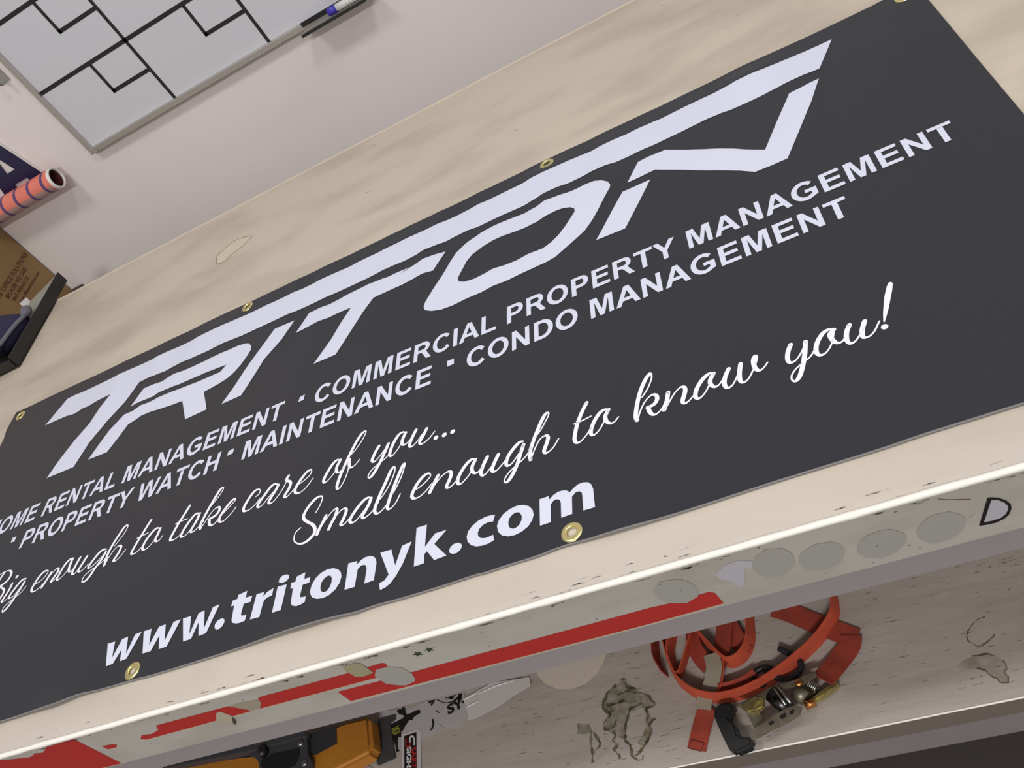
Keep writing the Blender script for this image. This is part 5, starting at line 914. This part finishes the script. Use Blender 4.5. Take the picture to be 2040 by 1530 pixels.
pz = thing('pouch', 'navy cloth pouch with grey piping lying in the black tray', 'pouch', (-1.78, 1.58, ZT + .004))
quad = [Vector((-1.668, 1.603, 0)), Vector((-1.712, 1.502, 0)), Vector((-1.822, 1.540, 0)), Vector((-1.815, 1.672, 0))]
bm = bmesh.new()
N = 14
grid = {}
for sgn in (1, -1):
    for i in range(N + 1):
        for j in range(N + 1):
            a, b = i / N, j / N
            p = (quad[0] * (1 - a) + quad[1] * a) * (1 - b) + (quad[3] * (1 - a) + quad[2] * a) * b
            e = (max(0, 1 - (2 * a - 1) ** 6) * max(0, 1 - (2 * b - 1) ** 6)) ** .5
            if sgn == -1 and e == 0:
                grid[(sgn, i, j)] = grid[(1, i, j)]; continue
            z = ZT + .034 + (.021 * e if sgn > 0 else -.028 * e) + (.002 * noise.noise(p * 40) if sgn > 0 else 0) * e
            grid[(sgn, i, j)] = bm.verts.new((p.x, p.y, z))
    for i in range(N):
        for j in range(N):
            bm.faces.new((grid[(sgn, i, j)], grid[(sgn, i + 1, j)], grid[(sgn, i + 1, j + 1)], grid[(sgn, i, j + 1)]))
obj('cloth_body', bm, NAVYC, pz, True)
bm = bmesh.new()
tube(bm, catmull([Vector((-1.663, 1.608, ZT + .040)), Vector((-1.684, 1.563, ZT + .043)), Vector((-1.709, 1.504, ZT + .040))], .006), .0055, 10)
obj('piping', bm, PIPING, pz, True)
bm = bmesh.new()
r_ = bmesh.ops.create_uvsphere(bm, u_segments=16, v_segments=10, radius=.014)
for v in r_['verts']: v.co = Vector((v.co.x * .95, v.co.y * 1.2, v.co.z * .9)) + Vector((-1.668, 1.607, ZT + .044))
obj('knot', bm, PIPING, pz, True)
bm = bmesh.new()
r_ = bmesh.ops.create_uvsphere(bm, u_segments=16, v_segments=10, radius=.013)
for v in r_['verts']: v.co = Vector((v.co.x * 1.0, v.co.y * 1.3, v.co.z)) + Vector((-1.713, 1.499, ZT + .040))
obj('knot', bm, NAVYC, pz, True)

# ---------------------------------------------------------------- lower shelf: ratchet strap
def ribbon(bm, P, w, tilt, th=.0016):
    P = catmull([Vector(p) for p in P], .004)
    n = len(P); prev = None
    for i, p in enumerate(P):
        d = P[min(i + 1, n - 1)] - P[max(i - 1, 0)]
        d.z *= .5
        d = d.normalized()
        s = Vector((-d.y, d.x, 0)).normalized()
        c = s * math.cos(R(tilt)) + Vector((0, 0, 1)) * math.sin(R(tilt))
        nn = d.cross(c).normalized() * th / 2
        half = c * (w / 2)
        lowest = p.z - abs(half.z) - abs(nn.z)
        q = p + Vector((0, 0, max(0, ZSH + .0008 - lowest)))
        ring = [bm.verts.new(q + half + nn), bm.verts.new(q + half - nn), bm.verts.new(q - half - nn), bm.verts.new(q - half + nn)]
        if prev:
            for k in range(4):
                bm.faces.new((prev[k], prev[(k + 1) % 4], ring[(k + 1) % 4], ring[k]))
        else:
            bm.faces.new(ring)
        prev = ring
    bm.faces.new(prev[::-1])


rs = thing('ratchet_strap', 'tangled orange ratchet strap with black handled buckle on the lower shelf', 'strap', (-.30, .58, ZSH))
dark = {0, 1, 3, 5, 6, 7, 10, 11}  # smudged flat bands, plus a standing one with its shade put in the colour
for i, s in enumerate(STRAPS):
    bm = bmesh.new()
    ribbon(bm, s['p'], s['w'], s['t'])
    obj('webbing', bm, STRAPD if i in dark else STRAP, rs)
bm = bmesh.new()
for q in STITCH:
    tube(bm, [Vector((p[0], p[1], ZSH + .0036)) for p in q], .0005, 5)
obj('end_stitching', bm, MAROON, rs)
bm = bmesh.new()
ribbon(bm, WSTRAP['p'], WSTRAP['w'], WSTRAP['t'])
g = obj('keeper_loop', bm, PALEWEB, rs); g['label'] = 'pale grey keeper webbing'
for hpts in HOOK:
    bm = bmesh.new()
    tube(bm, catmull([Vector(p) for p in hpts], .003), .0042, 12)
    obj('hook', bm, RUBBER, rs, True)
rt = bpy.data.objects.new('ratchet', None)
rt.empty_display_size = .02
COL.objects.link(rt); rt.parent = rs
rt.matrix_parent_inverse = Matrix.Translation(-Vector(rs.location))


def rp(key, top, h, material, name, bev=.0015):
    bm = prism(RAT[key], lambda a, b: Vector((a, b, top)), (0, 0, -h))
    bmesh.ops.recalc_face_normals(bm, faces=bm.faces[:])
    if bev:
        ed = [e for e in bm.edges if len(e.link_faces) == 2 and e.calc_face_angle(0) > .6]
        bmesh.ops.bevel(bm, geom=ed, offset=bev, segments=2, affect='EDGES')
    return obj(name, bm, material, rt)


g = rp('grip', ZSH + .026, .018, RUBBER, 'grip', .003); g['label'] = 'black rubber C shaped grip'
rp('side_a', ZSH + .031, .004, GREYMET, 'side_plate', .0008)
rp('side_b', ZSH + .027, .004, GREYMET, 'side_plate', .0008)
rp('base', ZSH + .014, .012, GOLD, 'frame_plate', .001)
rp('lever', ZSH + .0285, .010, GOLD, 'release_lever', .002)
rp('pan', ZSH + .021, .003, GREYMET, 'handle_pan', .0006)
bm = bmesh.new()
cyl(bm, Vector((*RAT['spool'][0], ZSH + .022)), Vector((*RAT['spool'][1], ZSH + .022)), .0105, .0105, 18)
obj('spool', bm, mat('dark_steel', (0.06, 0.06, 0.06), 0.3, 1.0), rt, True)
bm = bmesh.new()
cyl(bm, Vector((*RAT['spool2'][0], ZSH + .016)), Vector((*RAT['spool2'][1], ZSH + .016)), .010, .010, 18)
obj('axle', bm, GREYMET, rt, True)
bm = bmesh.new()
cyl(bm, Vector((*RAT['bolt'][0], ZSH + .016)), Vector((*RAT['bolt'][1], ZSH + .016)), .0055, .0055, 12)
obj('bolt', bm, COPPER, rt, True)
bm = bmesh.new()
a_, b_ = Vector((*RAT['spring'][0], ZSH + .018)), Vector((*RAT['spring'][1], ZSH + .018))
P = []
d_ = (b_ - a_); ax = d_.normalized(); e1 = ax.orthogonal().normalized(); e2 = ax.cross(e1)
for k in range(70):
    t = k / 69
    P.append(a_ + d_ * t + (e1 * math.cos(t * 31) + e2 * math.sin(t * 31)) * .005)
tube(bm, P, .001, 6)
obj('spring', bm, STEEL, rt, True)
rp('block', ZSH + .022, .016, mat('dark_brown_metal', (0.09, 0.07, 0.05), 0.4, 0.8), 'latch_block', .002)
rp('lever_tip', ZSH + .031, .006, GOLD, 'release_lever', .0015)
rp('under', ZSH + .010, .006, mat('dark_mauve_webbing', (0.10, 0.075, 0.08), 0.8), 'webbing_coil', .001)  # dark mauve webbing low inside the buckle
for key in ('slot_a', 'slot_b', 'slot_c'):
    bm = bmesh.new()
    poly(bm, [RAT[key]], lambda a, b: Vector((a, b, ZSH + .0313)))
    obj('plate_slot', bm, BLACKP, rt)
for key in ('bright_edge_a', 'bright_edge_b'):
    bm = bmesh.new()
    cyl(bm, Vector((*RAT[key][0], ZSH + .031)), Vector((*RAT[key][1], ZSH + .031)), .0016, .0016, 10)  # steel bars added as the bright edges of the spool slots
    obj('spool_bright_edge', bm, STEEL, rt, True)
bm = bmesh.new()
r0 = Vector((*RAT['rivet'][0], ZSH + .027))
cyl(bm, r0, r0 + Vector((0, 0, .003)), .0055, .004, 14)
obj('rivet', bm, COPPER, rt, True)

# ---------------------------------------------------------------- lower shelf: stickers and film
def sheet(name, loop, material, z, parent=None, th=.0003):
    return obj(name, prism(loop, lambda a, b: Vector((a, b, ZSH + z)), (0, 0, -th)), material, parent)


ms = thing('moose_sticker', 'clear sticker sheet with black moose silhouette on the lower shelf', 'sticker', (-.66, .64, ZSH))
sheet('film', MSHEET, FILM, .0010, ms)
sheet('moose_print', MOOSE, BLACK, .0014, ms)
sheet('moose_print', MLEG, BLACK, .0014, ms)
ux = Vector((MT[1][0] - MT[0][0], MT[1][1] - MT[0][1], 0)); uy = Vector((-ux.y, ux.x, 0))
flat_text('Biggest', (*MT[0], ZSH + .0018), ux, uy, ux.length, .0135, YELINK, ms, 'yellow_lettering')
ux2 = Vector((MT[3][0] - MT[2][0], MT[3][1] - MT[2][1], 0))
flat_text('in the North', (*MT[2], ZSH + .0018), ux2, Vector((-ux2.y, ux2.x, 0)), ux2.length, .0085, YELINK, ms, 'yellow_lettering')

ss = thing('shop_sticker', 'narrow black sticker with red and white shop lettering on the lower shelf', 'sticker', (-.62, .55, ZSH))
sheet('backing', SWHITE, PAPER, .0018, ss)
sheet('black_panel', SSIGN, BLACK, .0022, ss)
a0, a1 = Vector(SG[0]).to_3d(), Vector(SG[1]).to_3d()
d_ = (a1 - a0); up_ = Vector((-d_.y, d_.x, 0))
flat_text('SIGNS', (a0.x, a0.y, ZSH + .0026), d_, up_, d_.length, .0115, WHITEP, ss, 'white_lettering', .03)
b0, b1 = Vector(SG[2]).to_3d(), Vector(SG[3]).to_3d()
d2 = (b1 - b0)
flat_text('SARTEX', (b0.x, b0.y, ZSH + .0026), d2, Vector((-d2.y, d2.x, 0)), d2.length, .0125, REDINK, ss, 'red_lettering', .03)
bm = bmesh.new()
tube(bm, [Vector((p.x, p.y, ZSH + .0024)) for p in catmull([Vector((q[0], q[1], 0)) for q in SCURVE[0]], .002)], .0014, 6)
obj('white_swoosh', bm, WHITEP, ss)
bm = bmesh.new()
tube(bm, [Vector((p.x, p.y, ZSH + .0024)) for p in catmull([Vector((q[0], q[1], 0)) for q in SCURVE[1]], .002)], .0015, 6)
obj('red_swoosh', bm, REDINK, ss)

sy = thing('logo_sticker', 'clear sticker with black graphic and letters beside the moose sticker', 'sticker', (-.57, .66, ZSH))
sheet('film', SYSHEET, FILM, .0016, sy)
bm = bmesh.new()
for l in SYGFX:
    poly(bm, [l], lambda a, b: Vector((a, b, ZSH + .0019)))
poly(bm, [SYBAR2], lambda a, b: Vector((a, b, ZSH + .0019)))
obj('black_graphic', bm, BLACK, sy)
bm = bmesh.new()
c_ = sum((Vector((*p, 0)) for p in SYBAR), Vector()) / 4
poly(bm, [SYBAR, [tuple((c_ + (Vector((*p, 0)) - c_) * .90).xy) for p in SYBAR]], lambda a, b: Vector((a, b, ZSH + .0021)))
obj('outlined_bar', bm, BLACK, sy)
ux = Vector((SYTXT[2][0] - SYTXT[0][0], SYTXT[2][1] - SYTXT[0][1], 0))
flat_text('SY', (*SYTXT[0], ZSH + .0021), ux, Vector((-ux.y, ux.x, 0)), ux.length, .022, BLACK, sy, 'black_lettering', .04)

pk = thing('film_packet', 'milky clear plastic packet tucked under the front rail on the shelf', 'packet', (-.5, .7, ZSH))
bm = prism(PACKET, lambda a, b: Vector((a, b, ZSH + .0028)), (0, 0, -.0008))
obj('packet_film', bm, mat('milky_packet', (0.60, 0.56, 0.56), 0.25), pk)
bm = bmesh.new()
for l in PKF:
    tube(bm, [Vector((p[0], p[1], ZSH + .0030)) for p in l], .0011, 6)
obj('fold_ridges', bm, mat('bright_film_fold', (0.75, 0.72, 0.70), 0.2), pk, True)
o = sheet('label_card', LABEL, PAPER, .0016)
tag(o, 'small white printed label at the foot of the yellow tool', 'label')
bm = bmesh.new()
cl = sum((Vector((*p, 0)) for p in LABEL), Vector()) / 4
poly(bm, [[tuple((cl + (Vector((*p, 0)) - cl) * .75).xy) for p in LABEL]], lambda a, b: Vector((a, b, ZSH + .0018)))
obj('pink_print', bm, mat('pink_print', (0.55, 0.25, 0.28), 0.5), o)

# ---------------------------------------------------------------- lower shelf: yellow power tool
pt = thing('power_tool', 'amber yellow power tool with dark metal bracket on the lower shelf', 'power tool', (-.78, .62, ZSH))


def tp(key, top, h, material, name, bev=.002, parent=pt):
    bm = prism(TOOL[key], lambda a, b: Vector((a, b, ZSH + top)), (0, 0, -h))
    bmesh.ops.recalc_face_normals(bm, faces=bm.faces[:])
    if bev:
        ed = [e for e in bm.edges if len(e.link_faces) == 2 and e.calc_face_angle(0) > .5]
        bmesh.ops.bevel(bm, geom=ed, offset=bev, segments=3, affect='EDGES')
    return obj(name, bm, material, parent, False)


tp('top', .035, .033, YELLOW, 'housing', .006)
tp('pocket', .0365, .002, mat('dark_recess', (0.03, 0.029, 0.033), 0.6), 'recess', 0)
tp('plate', .0450, .010, BRACKET, 'bracket_plate', .0008)
tp('hole', .0460, .001, mat('black_opening', (0.008, 0.008, 0.009), 0.6), 'opening', 0)
tp('rail', .0500, .030, BRACKET, 'rail_and_shade', .001)  # guide rail, its dark shape widened to take in the shadow strip behind
for q in TOOL['screws']:
    bm = bmesh.new()
    cyl(bm, Vector((*q, ZSH + .0450)), Vector((*q, ZSH + .0480)), .0058, .0042, 16)
    obj('screw', bm, STEEL, pt, True)
bm = bmesh.new()
q = TOOL['knob'][0]
cyl(bm, Vector((*q, ZSH + .0450)), Vector((*q, ZSH + .057)), .009, .008, 18)
obj('knob', bm, BLACKP, pt, True)
bm = prism(DARKBOX, lambda a, b: Vector((a, b, ZSH + .0040)), (0, 0, -.0032))
o = obj('tool_sleeve', bm, mat('charcoal_plastic', (0.045, 0.045, 0.048), 0.6))
tag(o, 'flat dark charcoal sleeve lying under the yellow power tool on the shelf', 'sleeve')
